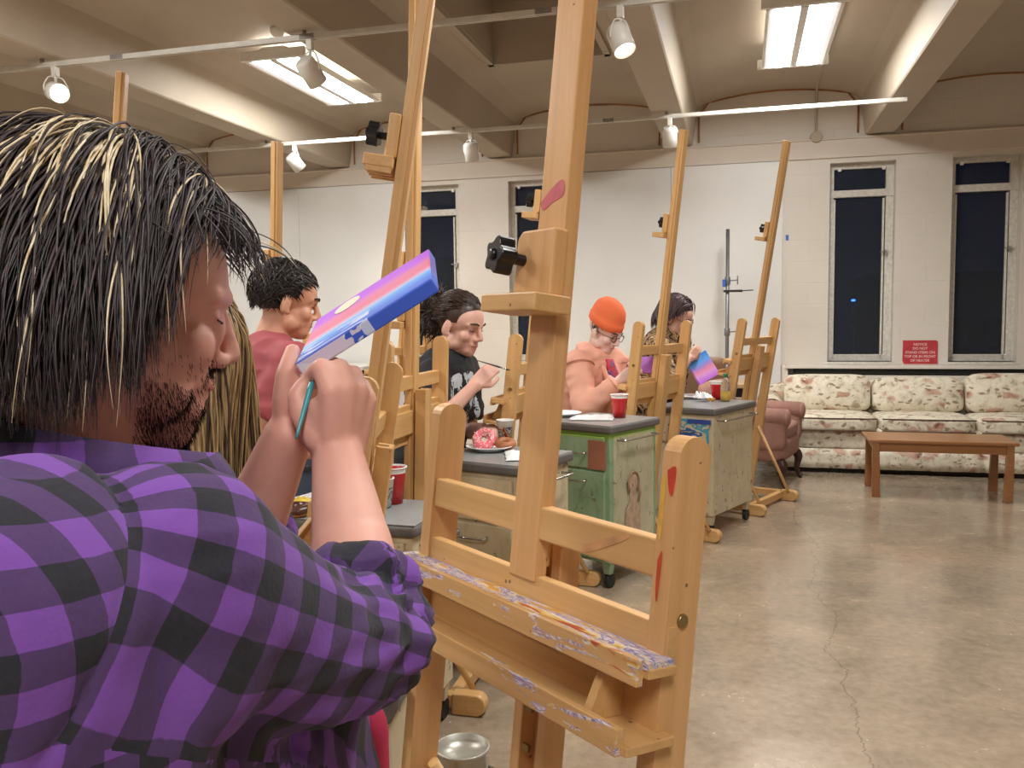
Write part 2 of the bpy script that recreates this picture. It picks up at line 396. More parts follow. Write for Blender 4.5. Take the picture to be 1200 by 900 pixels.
# ------------------------------------------------------------------ lights
M_tube = emis('fluorescent_lens', 'F4F7FF', 6.0)
M_lampw = plain('lamp_white_metal', 'E8E6E0', .4, .04)
def area(name, loc, sx, sy, power, col=(1, .93, .84), rot=(0, 0, 0), parent=None):
    l = bpy.data.lights.new(name, 'AREA'); l.shape = 'RECTANGLE'; l.size = sx; l.size_y = sy; l.energy = power; l.color = col
    o = bpy.data.objects.new(name, l); COL.objects.link(o); o.location = loc; o.rotation_euler = rot
    if parent: o.parent = parent
    return o
def fixture(x, y, power, lab, grp=None):
    root = empty('ceiling_light', (x, y, 3.19), label=lab, cat='ceiling light', group=grp)
    bm = bmesh.new(); L = 1.32; w = .46
    prism(bm, [(-w/2, .0), (-w/2+.02, .05), (-.08, .10), (.08, .10), (w/2-.02, .05), (w/2, .0), (w/2-.02, .0), (.075, .08), (-.075, .08), (-w/2+.02, .0)], -L/2, L/2, 'y'); mesh_obj('reflector', bm, M_lampw, root)
    for s in (-1, 1):
        bm = bmesh.new(); box(bm, (0, s*(L/2+.012), .04), (w+.06, .03, .07)); mesh_obj('end_cap', bm, M_lampw, root, bevel=.006)
        bm = bmesh.new(); prism(bm, [(s*.03, .035), (s*.035, .012), (s*.11, .0), (s*.185, .012), (s*.19, .035)], -L/2+.01, L/2-.01, 'y'); mesh_obj('diffuser', bm, M_tube, root, smooth=False)
        bm = bmesh.new(); cyl(bm, (0, s*L*.35, .1), (0, s*L*.35, .2), .006, n=8); mesh_obj('hanger', bm, M_lampw, root)
    bm = bmesh.new(); box(bm, (0, 0, .012), (.05, L, .03)); mesh_obj('spine', bm, M_lampw, root, bevel=.004)
    area('fluorescent_glow', (0, 0, -.012), .42, 1.28, power, (.98, .965, .93), parent=root)
    a = area('fluorescent_uplight', (0, 0, .125), .4, 1.2, power*.10, (.98, .965, .93), (PI, 0, 0), parent=root)
PW = 46
fixture(.36, 6.33, PW, 'bright fluorescent ceiling light above the right easels, between two beams')
fixture(-3.28, 6.33, PW, 'fluorescent ceiling light hanging at upper left behind a track spotlight')
fixture(-6.85, 6.6, PW, 'fluorescent ceiling light at the far left edge beside the blond hair')
for x, y in ((.36, 2.6), (-3.28, 2.6), (-6.85, 2.6), (.36, -1.0), (-3.28, -1.0)):
    fixture(x, y, PW, 'fluorescent ceiling light outside the photo, behind the viewer', 'ceiling lights behind the viewer')
M_track = plain('track_white', 'D5D2CA', .4, .08)
M_trackg = plain('track_joint_grey', '8F8B84', .4)
def track(x0, x1, y, z, joints, lab):
    r = empty('light_track', ((x0+x1)/2, y, z), label=lab, cat='light track'); w = x1-x0; cx_ = (x0+x1)/2
    bm = bmesh.new(); box(bm, (0, 0, 0), (w, .034, .022)); box(bm, (0, -.012, -.014), (w, .008, .01)); box(bm, (0, .012, -.014), (w, .008, .01)); mesh_obj('rail', bm, M_track, r, bevel=.002)
    for j in joints: bm = bmesh.new(); box(bm, (j-cx_, 0, -.002), (.09, .037, .03)); mesh_obj('joint', bm, M_trackg, r, bevel=.003)
    bm = bmesh.new()
    for b in BE:
        if x0 < b < x1: cyl(bm, (b-cx_, 0, .01), (b-cx_, 0, 2.935-z), .012, n=10)
    mesh_obj('bracket', bm, M_trackg, r)
track(-8.5, 1.17, 7.0, 2.895, (-5.2, -3.0, -1.05), 'far white light track running under the beams near the window wall')
track(-8.5, 2.6, 4.44, 2.895, (-3.6, -2.35, -1.0), 'near white light track crossing the top of the room')
M_bulb = emis('lit_bulb', 'FFE2B8', 9.0); M_bulb_hot = emis('lit_bulb_facing', 'FFE6C4', 22.0)
def spot(px, py, y, aim, lab, power, hot=False, s=1.0):
    d = CR*((px-600)/FOC)+CD*((py-450)/FOC)+CF; p = CAM+d*(y/d.y)
    root = empty('track_spotlight', (p.x, y, 2.885), label=lab, cat='spotlight')
    aim = V(aim).normalized(); c0 = V((0, 0, p.z-2.885)); R_ = aim.to_track_quat('-Z', 'Y').to_matrix()
    bm = bmesh.new(); L, r = .15*s, .058*s; lathe(bm, [(0, L/2), (r*.8, L/2), (r*.97, L/2-.012), (r, L/2-.03), (r, -L/2), (r*.93, -L/2), (r*.9, -L/2+.03), (0, -L/2+.03)], 28, Matrix.Translation(c0) @ R_.to_4x4())
    mesh_obj('lamp_can', bm, M_lampw, root)
    bm = bmesh.new(); lathe(bm, [(0, -L/2+.006), (r*.6, -L/2+.008), (r*.88, -L/2+.016)], 24, Matrix.Translation(c0) @ R_.to_4x4()); mesh_obj('bulb', bm, M_bulb_hot if hot else M_bulb, root)
    bm = bmesh.new(); xax = R_ @ V((1, 0, 0)); top = V((0, 0, -.055))
    tube(bm, smooth_path([c0+xax*(r+.008), c0+xax*(r+.01)+V((0, 0, .03)), c0+xax*r*.7+V((0, 0, abs(c0.z)*.45+.012)), V((0, 0, max(c0.z+.07, -.07))), c0-xax*r*.7+V((0, 0, abs(c0.z)*.45+.012)), c0-xax*(r+.01)+V((0, 0, .03)), c0-xax*(r+.008)], 4), .0045, 6)
    mesh_obj('yoke', bm, M_lampw, root)
    bm = bmesh.new(); box(bm, (0, 0, -.035), (.035, .035, .06)); cyl(bm, (0, 0, -.04), (0, 0, max(c0.z+.06, -.10)), .008, n=10); mesh_obj('track_adapter', bm, M_lampw, root, bevel=.003)
    l = bpy.data.lights.new('spot_beam', 'SPOT'); l.energy = power; l.color = (1, .80, .58); l.spot_size = math.radians(75); l.spot_blend = .7; l.shadow_soft_size = .04
    lo = bpy.data.objects.new('spot_beam', l); COL.objects.link(lo); lo.parent = root; lo.location = c0+aim*(L/2+.01); lo.rotation_euler = aim.to_track_quat('-Z', 'Y').to_euler()
spot(66, 108, 4.44, (.80, -.52, -.30), 'glowing spotlight facing the viewer at upper left above the blond hair', 30, True)
spot(364, 84, 4.44, (.25, .75, -.75), 'white spotlight on the near track in front of the hanging fluorescent light', 20)
spot(727, 46, 4.44, (.30, -.25, -.75), 'tilted white spotlight with glowing rim beside the tall easel mast', 30, s=1.0)
spot(346, 190, 7.0, (.3, .5, -.6), 'small white spotlight on the far track beside the easel by the left wall board', 14)
spot(552, 178, 7.0, (.05, .35, -.9), 'white spotlight on the far track above the left dark windows', 14)
spot(785, 161, 7.0, (.0, .35, -.9), 'white spotlight on the far track above the big white board', 14)
# small ceiling sensor
bm = bmesh.new(); lathe(bm, [(0, -.03), (.035, -.025), (.05, 0), (.05, .03), (0, .03)], 20, Matrix.Translation(G(325, 38, 3.34))); o = mesh_obj('smoke_detector', bm, M_lampw); props(o, 'small round smoke detector on the vault above the hanging light', 'smoke detector')
# night outside: ground, far block, street lamps
bm = bmesh.new(); box(bm, (-2, 40, -4.05), (160, 62, .1)); struct(mesh_obj('ground_outside', bm, plain('night_asphalt', '1A1C22', .8)))
M_nb = plain('night_building', '20242E', .9)
for i, (x, y, w, h) in enumerate([(-30, 60, 22, 9), (14, 55, 14, 7)]):
    r = empty('far_building', (x, y, -4), label=['dark low building seen through the left windows at night', 'dark low building seen through the right windows at night'][i], cat='building')
    bm = bmesh.new(); box(bm, (0, 0, h/2), (w, 10, h)); box(bm, (0, 0, h+.2), (w+.6, 10.6, .4)); mesh_obj('wall', bm, M_nb, r)
    for k in range(6):
        bm = bmesh.new(); box(bm, (-w/2+2+k*(w-4)/5, -5.03, h*.6), (1.2, .1, 1.4)); mesh_obj('window', bm, plain('night_pane', '0A0C12', .2), r, bevel=.02)
def street_lamp(p, col, lab):
    r = empty('street_lamp', (p.x, p.y, -4), label=lab, cat='street lamp'); h = p.z+4
    bm = bmesh.new(); cyl(bm, (0, 0, 0), (0, 0, h), .09, .06, 10); mesh_obj('pole', bm, M_nb, r)
    bm = bmesh.new(); ball(bm, (0, 0, h), (.09, .09, .05)); mesh_obj('lamp_head', bm, emis('street_glow_'+col, col, 14), r)
street_lamp(P(508, 349, 42), 'FFC070', 'tiny warm street light far outside the left window')
street_lamp(P(1000, 352, 38), '2C6BFF', 'tiny blue light far outside the window left of the red notice')
w = bpy.data.worlds.new('night'); bpy.context.scene.world = w; w.use_nodes = True
w.node_tree.nodes['Background'].inputs[0].default_value = (.012, .02, .06, 1); w.node_tree.nodes['Background'].inputs[1].default_value = .2
# ------------------------------------------------------------------ sofa, armchair, tables
t = NT('floral_upholstery'); c = t.coord(); dn = t.noise(c, 7, 3)
ca = t.n('ShaderNodeVectorMath', {0: c, 1: t.n('ShaderNodeVectorMath', {0: dn.outputs['Color'], 1: (.12, .12, .12)}, operation='MULTIPLY').outputs[0]}, operation='ADD').outputs[0]
cs = t.n('ShaderNodeMapping', {'Vector': ca, 'Rotation': (0, .7, 0), 'Scale': (.55, 1, 1.25)}).outputs[0]; v1 = t.n('ShaderNodeTexVoronoi', {'Vector': cs, 'Scale': 9}); v2 = t.n('ShaderNodeTexVoronoi', {'Vector': cs, 'Scale': 19}); n = t.noise(ca, 16, 4, .65)
col = t.ramp(n.outputs[0], [(.34, 'A4977F'), (.42, 'D2C8B2'), (.6, 'E2DAC6')])
leaf = t.ramp(v2.outputs['Distance'], [(.20, (1,)*3+(1,)), (.30, (0, 0, 0, 1))]); lp = t.math('GREATER_THAN', t.noise(c, 11, 2).outputs[0], .42)
col = t.mix(t.math('MULTIPLY', t.math('MULTIPLY', leaf, lp), .8), col, '7C6448')
fl = t.ramp(v1.outputs['Distance'], [(.26, (1,)*3+(1,)), (.40, (0, 0, 0, 1))]); fp = t.math('GREATER_THAN', t.noise(c, 5, 1).outputs[0], .42)
col = t.mix(t.math('MULTIPLY', t.math('MULTIPLY', fl, fp), .8), col, t.ramp(v2.outputs['Distance'], [(.1, '6E3A2C'), (.3, '9C5E48'), (.6, 'C39A82')]))
t.out(col, .85); t.bump(t.noise(c, 90, 2).outputs[0], .15, .002); M_floral = t.m
M_pipe = plain('brown_piping', '5C4636', .8)
def cushion(bm, c, s, bulge=.35, n=14, rot=None, rad=.06):
    """soft box: superellipsoid with bulging faces"""
    cache = {}; allv = []
    def gv(x, y, z):
        k = (round(x, 5), round(y, 5), round(z, 5))
        if k not in cache: cache[k] = bm.verts.new((x, y, z)); allv.append(cache[k])
        return cache[k]
    for ax in range(3):
        for sg_ in (-1, 1):
            for i in range(n):
                for j in range(n):
                    q4 = []
                    for (a_, b_) in ((i, j), (i+1, j), (i+1, j+1), (i, j+1)):
                        p_ = [0, 0, 0]; p_[ax] = sg_; p_[(ax+1) % 3] = -1+2*a_/n; p_[(ax+2) % 3] = -1+2*b_/n; q4.append(gv(*p_))
                    bm.faces.new(q4 if sg_ > 0 else q4[::-1])
    for v in allv:
        p = v.co.copy(); q = V([math.copysign(abs(a)**.9, a) for a in p])
        k = (abs(q.x)**6+abs(q.y)**6+abs(q.z)**6)**(-1/6) if q.length else 1
        p = q*k
        sx, sy, sz = s; b = V((1-p.x**2, 1-p.y**2, 1-p.z**2))
        o = V((p.x*sx/2, p.y*sy/2, p.z*sz/2))
        m_ = min(s)
        if s[2] == m_: o.z += math.copysign(bulge*m_*.5*max(0, b.x)*max(0, b.y), p.z)*abs(p.z)
        elif s[1] == m_: o.y += math.copysign(bulge*m_*.5*max(0, b.x)*max(0, b.z), p.y)*abs(p.y)
        if rot: o = rot @ o
        v.co = V(c)+o
    for f in {f for v in allv for f in v.link_faces}: f.smooth = True
def piping(bm, x0, x1, y, z0, z1, r=.007):
    a = .04; pts = []
    for (cx_, cz, st) in ((x1-a, z1-a, 0), (x0+a, z1-a, 1), (x0+a, z0+a, 2), (x1-a, z0+a, 3)):
        for k in range(5):
            th = (st+k/4)*PI/2; pts.append((cx_+a*math.cos(th), y, cz+a*math.sin(th)))
    pts.append(pts[0]); tube(bm, pts, r, 6)
sf = empty('sofa', (.15, 7.18, 0), label='long cream sofa with brown floral print under the windows', cat='sofa')
SW = 2.62; D0 = .28   # D0 front face of base (local y), back at .95
bm = bmesh.new(); cushion(bm, (SW/2, .62, .27), (SW-.12, .66, .20), .1); mesh_obj('base', bm, M_floral, sf)
bm = bmesh.new()
for i in range(61):
    pass
g_ = []
for i in range(121):
    x = .06+(SW-.12)*i/120; fold = .0
    dx = min(abs(x-k) for k in (.9, 1.72)); fold = .02*math.exp(-(dx/.02)**2)
    wv = .006*math.sin(x*19)+.004*math.sin(x*47)
    g_.append([bm.verts.new((x, .285+fold*1.0-wv*s*1.2-.02*s, .20-.16*s)) for s in (0, .33, .66, 1)])
for a, b in zip(g_, g_[1:]):
    for k in range(3): f = bm.faces.new((a[k], b[k], b[k+1], a[k+1])); f.smooth = True
r = mesh_obj('skirt', bm, M_floral, sf); sol = r.modifiers.new('s', 'SOLIDIFY'); sol.thickness = .008
bm = bmesh.new(); box(bm, (SW/2, .62, .03), (SW-.3, .6, .05)); mesh_obj('underframe', bm, plain('dark_wood', '2A1C14', .6), sf)
cw = (SW-.42)/3
for i in range(3):
    x = .21+cw*(i+.5)
    bm = bmesh.new(); cushion(bm, (x, .56, .405), (cw-.004, .62, .13), .25); cc = mesh_obj('seat_cushion', bm, M_floral, sf)
    for z in (.355, .455): bm = bmesh.new(); tube(bm, [(x-cw/2+.02, .262, z), (x, .252, z), (x+cw/2-.02, .262, z)], .006, 6); mesh_obj('piping', bm, M_pipe, cc)
    R_ = Matrix.Rotation(math.radians(-13), 3, 'X')
    hh = (.33, .31, .345)[i]
    bm = bmesh.new(); cushion(bm, (x, .80, .46+hh/2-.01), (cw-.012, .19, hh), .5, rot=R_); cc = mesh_obj('back_cushion', bm, M_floral, sf)
    bm = bmesh.new(); piping(bm, x-cw/2+.03, x+cw/2-.03, 0, .475, .44+hh)
    for v in bm.verts: v.co.y = .715+(v.co.z-.46)*.23
    mesh_obj('piping', bm, M_pipe, cc)
bm = bmesh.new(); cushion(bm, (SW/2, .93, .43), (SW-.1, .13, .60), .1); mesh_obj('back_frame', bm, M_floral, sf)
for s, x in ((-1, .10), (1, SW-.10)):
    bm = bmesh.new(); cushion(bm, (x, .60, .31), (.17, .68, .38), .1)
    cyl(bm, (x-.0*s, .27, .505), (x, .93, .52), .105, .11, 24); ball(bm, (x, .27, .505), (.105, .03, .105)); ball(bm, (x, .93, .52), (.11, .05, .11))
    a_ = mesh_obj('arm', bm, M_floral, sf)
    bm = bmesh.new(); tube(bm, [(x+.07, .262, .13)]+[(x+.106*math.cos(th), .242, .505+.106*math.sin(th)) for th in [k*PI/10-.5 for k in range(0, 14)]]+[(x-.08, .262, .13)], .006, 6); mesh_obj('piping', bm, M_pipe, a_)
# mauve armchair
M_mauve = plain('mauve_upholstery', 'A0776A', .85, .1, 20, bump=.1); M_dw = plain('dark_turned_wood', '3A2018', .35)
ac = empty('armchair', V((.10, 6.98, 0)), rz=math.radians(76), label='dusty mauve armchair with dark curved legs left of the floral sofa', cat='armchair')
bm = bmesh.new(); cushion(bm, (0, 0, .30), (.66, .62, .20), .05); mesh_obj('seat_frame', bm, M_mauve, ac)
bm = bmesh.new(); cushion(bm, (0, -.03, .425), (.48, .56, .12), .25); mesh_obj('seat_cushion', bm, M_mauve, ac)
bm = bmesh.new(); cushion(bm, (0, .28, .58), (.62, .15, .44), .25, rot=Matrix.Rotation(math.radians(-10), 3, 'X')); mesh_obj('backrest', bm, M_mauve, ac)
for s in (-1, 1):
    bm = bmesh.new(); cushion(bm, (s*.29, -.02, .42), (.12, .58, .24), .1); cyl(bm, (s*.29, -.31, .545), (s*.29, .27, .56), .068, n=20); ball(bm, (s*.29, -.31, .545), (.068, .03, .068)); mesh_obj('armrest', bm, M_mauve, ac)
    for y in (-.27, .26):
        bm = bmesh.new(); tube(bm, smooth_path([(s*.28, y, .22), (s*.295, y-.02, .17), (s*.285, y-.01, .08), (s*.29, y-.035, .02), (s*.29, y-.05, .012)], 4), [.032, .034, .036, .036, .034, .03, .027, .024, .021, .019, .018, .017, .02, .024, .026, .024, .018], 10); mesh_obj('leg', bm, M_dw, ac)
# coffee table
M_ct = wood('coffee_table_wood', 0, '7A4A26', '9A6438', .3)
ct = empty('coffee_table', (1.37, 6.72, 0), rz=math.radians(-1), label='low reddish wooden coffee table in front of the floral sofa', cat='coffee table')
bm = bmesh.new(); box(bm, (0, 0, .405), (.96, .46, .022)); mesh_obj('tabletop', bm, M_ct, ct, bevel=.005)
bm = bmesh.new()
for s in (-1, 1): box(bm, (0, s*.195, .362), (.86, .02, .065)); box(bm, (s*.425, 0, .362), (.02, .38, .065))
mesh_obj('apron', bm, M_ct, ct, bevel=.003)
for sx in (-1, 1):
    for sy in (-1, 1):
        bm = bmesh.new(); vs_ = box(bm, (sx*.43, sy*.2, .197), (.045, .045, .394))
        for v in vs_:
            if v.co.z < .1: v.co.x -= sx*.012*(1 if v.co.x*sx < .43 else 0)-0; 
        mesh_obj('leg', bm, M_ct, ct, bevel=.004)
# work tables along the wall
M_top = wood('worn_table_top', 0, 'A98E6A', 'C6AC84', .5, splat=.12); M_leg = plain('dark_table_steel', '3A3E44', .45, .1, 10, .4)
def worktable(name, x0, x1, y0, y1, h, lab, top=None):
    r = empty(name, ((x0+x1)/2, (y0+y1)/2, 0), label=lab, cat='table'); w, d = x1-x0, y1-y0
    bm = bmesh.new(); box(bm, (0, 0, h-.018), (w, d, .036)); mesh_obj('tabletop', bm, top or M_top, r, bevel=.005)
    bm = bmesh.new(); box(bm, (0, -d/2+.06, h-.075), (w-.1, .025, .08)); box(bm, (0, d/2-.06, h-.075), (w-.1, .025, .08)); mesh_obj('apron', bm, M_leg, r, bevel=.003)
    for sx in (-1, 1):
        for sy in (-1, 1): bm = bmesh.new(); box(bm, (sx*(w/2-.07), sy*(d/2-.07), (h-.036)/2), (.045, .045, h-.036)); mesh_obj('leg', bm, M_leg, r, bevel=.004)
    return r
worktable('work_table', -.85, .14, 7.45, 8.10, .73, 'wood-topped work table against the wall between the tall metal pole and the sofa')
worktable('work_table', -5.6, -3.55, 7.6, 8.35, .86, 'long work table along the wall behind the man in the red t-shirt', plain('pale_table_top', 'C9C7C0', .5))
# tall clamp pole (model stand)
p0 = G(853, 418, .73); px_ = -.128; py_ = 8.15
r = empty('pole_stand', (px_, py_, 0), label='tall grey metal pole with small clamps standing before the white board', cat='pole')
M_pole = plain('grey_steel_pole', '7E8082', .4, .1, 20, .6)
bm = bmesh.new(); cyl(bm, (0, 0, .03), (0, 0, 2.10), .017, n=16); mesh_obj('pole', bm, M_pole, r)
bm = bmesh.new(); lathe(bm, [(0, 0), (.2, 0), (.2, .015), (.04, .035), (.02, .06), (0, .06)], 28); mesh_obj('base', bm, M_pole, r)
for z in (1.63, 1.16):
    bm = bmesh.new(); cyl(bm, (0, 0, z-.035), (0, 0, z+.035), .026, n=16); cyl(bm, (.02, 0, z), (.09, -.01, z+.005), .006, n=8); cyl(bm, (.09, -.01, z-.035), (.09, -.01, z+.045), .006, n=8); k_ = mesh_obj('clamp', bm, M_pole, r, bevel=.002)
bm = bmesh.new(); box(bm, (.05, -.02, 1.535), (.17, .03, .022)); cyl(bm, (.1, -.02, 1.535), (.23, -.02, 1.54), .005, n=8); mesh_obj('clamp_arm', bm, plain('black_iron', '1E1E20', .4), r, bevel=.003)
bm = bmesh.new(); box(bm, (-.03, -.02, 1.61), (.03, .05, .07)); mesh_obj('blue_grip', bm, plain('blue_plastic', '2F63B5', .4), r, bevel=.008)
bm = bmesh.new(); box(bm, (.405, WY-.006, 2.03), (.025, .008, .05)); props(mesh_obj('tape_scrap', bm, plain('blue_tape', '3F78C8', .6), bevel=.002), 'little scrap of blue tape on the wall beside the right end of the board', 'tape')
# ------------------------------------------------------------------ easels
WA, WB = 'C2965A', 'DEB27A'
W_v = wood('easel_wood_upright', 2, WA, WB); W_h = wood('easel_wood_rail', 0, WA, WB); W_y = wood('easel_wood_runner', 1, WA, WB)
W_hs = wood('paint_streaked_rail', 0, WA, WB, splat=.20); W_hh = wood('paint_crusted_shelf', 0, WA, WB, splat=.95)
W_vs = wood('paint_dabbed_upright', 2, 'C8965E', 'E0B27C', splat=.0)
M_blk = plain('black_plastic_knob', '17171A', .3, .1); M_bolt = plain('brass_bolt', '9C8A5E', .3, .1, 10, .8)
EW = .573
def star_knob(bm, c, n, r=.026, d=.028):
    n = V(n).normalized(); q = n.to_track_quat('Z', 'Y').to_matrix(); pr = []
    for i in range(40):
        a = 2*PI*i/40; rr = r*(1+.16*math.cos(5*a)); pr.append((rr*math.cos(a), rr*math.sin(a)))
    vs_ = prism(bm, pr, .012, .012+d, 'z'); vs_ += cyl(bm, (0, 0, -.03), (0, 0, .014), .009, n=12) + cyl(bm, (0, 0, .012+d), (0, 0, .018+d), .010, .007, n=14)
    bmesh.ops.transform(bm, matrix=Matrix.Translation(c) @ q.to_4x4(), verts=vs_)
def make_easel(name, loc, rz, lean, hu, mast_top, bz, label, tray_dz=.262, grp=None, mats=None, lean_m=None, teeth=False):
    """wooden H-frame easel; front faces local -Y; floor point between the uprights at the origin"""
    wv, wh, shelf, lipm = mats or (W_v, W_h, W_h, W_h)
    root = empty(name, loc, rz, label, 'easel', grp); L = math.radians(lean); rot = (-L, 0, 0); hp = hu/math.cos(L)
    lm = rot
    for s in (-1, 1):
        bm = bmesh.new(); w, d = .029, .058
        pr = [(-d/2, .07), (d/2, .07), (d/2, hp-.02)]+[(d/2*math.cos(a), hp-.02-.008+.028*math.sin(a)) for a in [k*PI/12 for k in range(1, 12)]]+[(-d/2, hp-.02)]
        prism(bm, pr, s*EW/2-w/2, s*EW/2+w/2, 'x'); mesh_obj('upright', bm, wv, root, rot=rot, bevel=.003)
        bm = bmesh.new(); cyl(bm, (s*(EW/2+.012), 0, hp-.235), (s*(EW/2+.019), 0, hp-.235), .009, n=14); mesh_obj('bolt', bm, M_bolt, root, rot=rot, bevel=.002)
    iw = EW-.029
    bm = bmesh.new(); box(bm, (0, -.012, hp-.160), (iw, .027, .05)); mesh_obj('crossbar', bm, wh, root, rot=rot, bevel=.003)
    ts = hp-tray_dz
    bm = bmesh.new(); box(bm, (0, -.006, ts-.042), (iw, .022, .085 if not mats else .11)); mesh_obj('crossbar', bm, wh, root, rot=rot, bevel=.003)
    ct = hp-.185; mb = ts+.012 if mats else .42
    bm = bmesh.new(); box(bm, (0, -.016, (mast_top+mb)/2), (.064, .024, mast_top-mb)); box(bm, (0, .001, (mast_top+mb+.02)/2), (.05, .012, mast_top-mb-.02))
    mesh_obj('mast', bm, wv, root, rot=rot, bevel=.0025)
    bm = bmesh.new()
    for s in (-1, 1): box(bm, (s*(.031 if mats else .024), .034, (ct+.08)/2), (.022 if mats else .018, .040, ct-.08))
    box(bm, (0, .048, (ct+.08)/2), (.045, .012, ct-.08)); ch = mesh_obj('mast_channel', bm, wv, root, rot=rot, bevel=.002)
    bm = bmesh.new()
    for k in range(9): box(bm, (0, .012, .22+k*.062), (.016, .006, .010))
    mesh_obj('ratchet', bm, M_bolt, ch)
    # tray: upper shelf with lip over an open box with a second lip
    b = bmesh.new(); box(b, (0, -.014, ts-.004), (EW+.03, .020, .05)); box(b, (0, -.046, ts-.028), (EW+.065, .050, .012)); box(b, (0, -.022, ts-.072), (EW+.01, .012, .09)); box(b, (-.26, -.050, ts-.072), (.014, .05, .08))
    tr = mesh_obj('tray', b, wh, root, rot=rot, bevel=.0015)
    bm = bmesh.new(); box(bm, (0, -.049, ts-.0185), (EW+.06, .048, .008)); mesh_obj('upper_shelf', bm, shelf, tr)
    bm = bmesh.new(); box(bm, (-.002, -.076, ts-.028), (EW+.05, .012, .034)); mesh_obj('upper_lip', bm, lipm, tr, bevel=.0015)
    bm = bmesh.new(); box(bm, (0, -.056, ts-.118), (EW+.065, .084, .012)); mesh_obj('lower_shelf', bm, wh, tr, bevel=.0015)
    bm = bmesh.new(); box(bm, (-.002, -.101, ts-.108), (EW+.05, .012, .034)); mesh_obj('lower_lip', bm, lipm, tr, bevel=.0015)
    bm = bmesh.new(); prism(bm, [(-.028, ts-.035), (-.060, ts-.035), (-.092, ts-.112), (-.028, ts-.112)], .225, .239, 'x'); mesh_obj('end_bracket', bm, wh, tr, bevel=.0015)
    # canvas holder
    hd = mesh_obj('canvas_holder', (lambda b: (prism(b, [(-.046, bz-.05), (.046, bz-.05), (.046, bz+.052), (-.034, bz+.052), (-.046, bz+.04)], -.056, -.029, 'y'), b)[-1])(bmesh.new()), wv, root, rot=rot, bevel=.004)
    bm = bmesh.new(); box(bm, (-.0, -.066, bz-.064), (.136, .068, .027)); lg = mesh_obj('ledge', bm, wh, hd, bevel=.0025)
    bm = bmesh.new()
    for k in range(4): box(bm, (-.06+k*.04, -.064, bz-.082), (.012, .06, .014))
    if teeth: mesh_obj('ledge_teeth', bm, wh, lg)
    else: bm.free()
    bm = bmesh.new(); star_knob(bm, V((-.028 if not teeth else -.01, -.068, bz+.006)), (-.15, -1, .05)); mesh_obj('knob', bm, M_blk, hd, bevel=.002)
    # floor frame
    for s in (-1, 1):
        bm = bmesh.new(); x = s*(EW/2); box(bm, (x, .10, .045), (.042, .46, .045)); box(bm, (x, -.12, .02), (.05, .07, .04)); cyl(bm, (x-.026, .34, .038), (x+.026, .34, .038), .036, n=20); box(bm, (x, .30, .038), (.05, .08, .072)); mesh_obj('runner', bm, W_y, root, bevel=.004)
        bm = bmesh.new(); a = V((x-s*.034, .32, .07)); b = V((x-s*.03, .52*math.tan(L)+.01, .52)); tube(bm, [a, b], .011, 8); mesh_obj('brace', bm, W_v, root)
    bm = bmesh.new(); box(bm, (0, .26, .045), (EW-.04, .04, .045)); mesh_obj('crossrail', bm, W_h, root, bevel=.003)
    bm = bmesh.new(); box(bm, (0, .02, .075), (EW-.03, .04, .05)); mesh_obj('crossrail', bm, W_h, root, bevel=.003)
    return root
def place_easel(A, B, lean, hu, mast_top, bz, label, **kw):
    """A, B: (pixel x, distance) of the two upright tops, A on the easel's own left seen from its front"""
    a = XY(*A); b = XY(*B); X = (b-a).normalized(); Y = V((-X.y, X.x, 0)); c = (a+b)/2 - Y*hu*math.tan(math.radians(lean))
    return make_easel('easel', (c.x, c.y, 0), math.atan2(X.y, X.x), lean, hu, mast_top, bz, label, **kw)
E1 = place_easel((525, 1.547), (809, 1.085), 7, 1.165, 2.6, 1.405, 'large paint-crusted wooden easel in the foreground with a black knob on its mast', mats=(W_vs, W_h, W_hh, W_hs), grp=None)
def paint_mark(E, lean, pts, plane, col, label=None):
    bm = bmesh.new(); c0 = sum((V(p) for p in pts), V())/len(pts); n = len(pts)*6; ring = []
    sp_ = smooth_path(list(pts)+[pts[0]], 6)[:-1]; vs_ = [bm.verts.new(V(p)+plane*.0004) for p in sp_]; f = bm.faces.new(vs_)
    r_ = bmesh.ops.extrude_face_region(bm, geom=[f])
    for v in r_['geom']:
        if isinstance(v, bmesh.types.BMVert): v.co += plane*.0005
    return mesh_obj('paint_mark', bm, plain('dried_paint_'+col, col, .45, .2, 40), E, rot=(-math.radians(lean), 0, 0))
_x = EW/2; _t = 1.165/math.cos(math.radians(7)); _n = V((0, -1, 0))
paint_mark(E1, 7, [(_x-.004, -.029, _t-.045), (_x+.010, -.029, _t-.04), (_x+.008, -.029, _t-.075), (_x+.001, -.029, _t-.07)], _n, 'C2402E')
paint_mark(E1, 7, [(_x-.008, -.029, _t-.16), (_x-.001, -.029, _t-.15), (_x-.003, -.029, _t-.21), (_x-.007, -.029, _t-.20)], _n, 'C2502E')
paint_mark(E1, 7, [(_x-.012, -.029, _t-.06), (_x-.006, -.029, _t-.055), (_x-.006, -.029, _t-.13), (_x-.011, -.029, _t-.12)], _n, 'DDB04A')
paint_mark(E1, 7, [(.13, -.0255, _t-.172), (.21, -.0255, _t-.142), (.215, -.0255, _t-.148), (.14, -.0255, _t-.181)], _n, 'CE9A6A')
paint_mark(E1, 7, [(-.030, -.028, 1.505), (-.005, -.028, 1.525), (.020, -.028, 1.535), (.024, -.028, 1.512), (.0, -.028, 1.503), (-.022, -.028, 1.493)], _n, 'C9606A')
E2 = place_easel((458, 2.30), (431, 1.82), 9, 1.20, 2.75, 1.76, 'wooden easel seen edge-on behind the painted canvas, with blue tape on its side', teeth=True)
bm = bmesh.new(); box(bm, (.3035, -.022, 1.02), (.003, .014, .13)); mesh_obj('blue_tape', bm, plain('blue_tape_strip', '2C62C4', .5), E2, rot=(-math.radians(9), 0, 0))
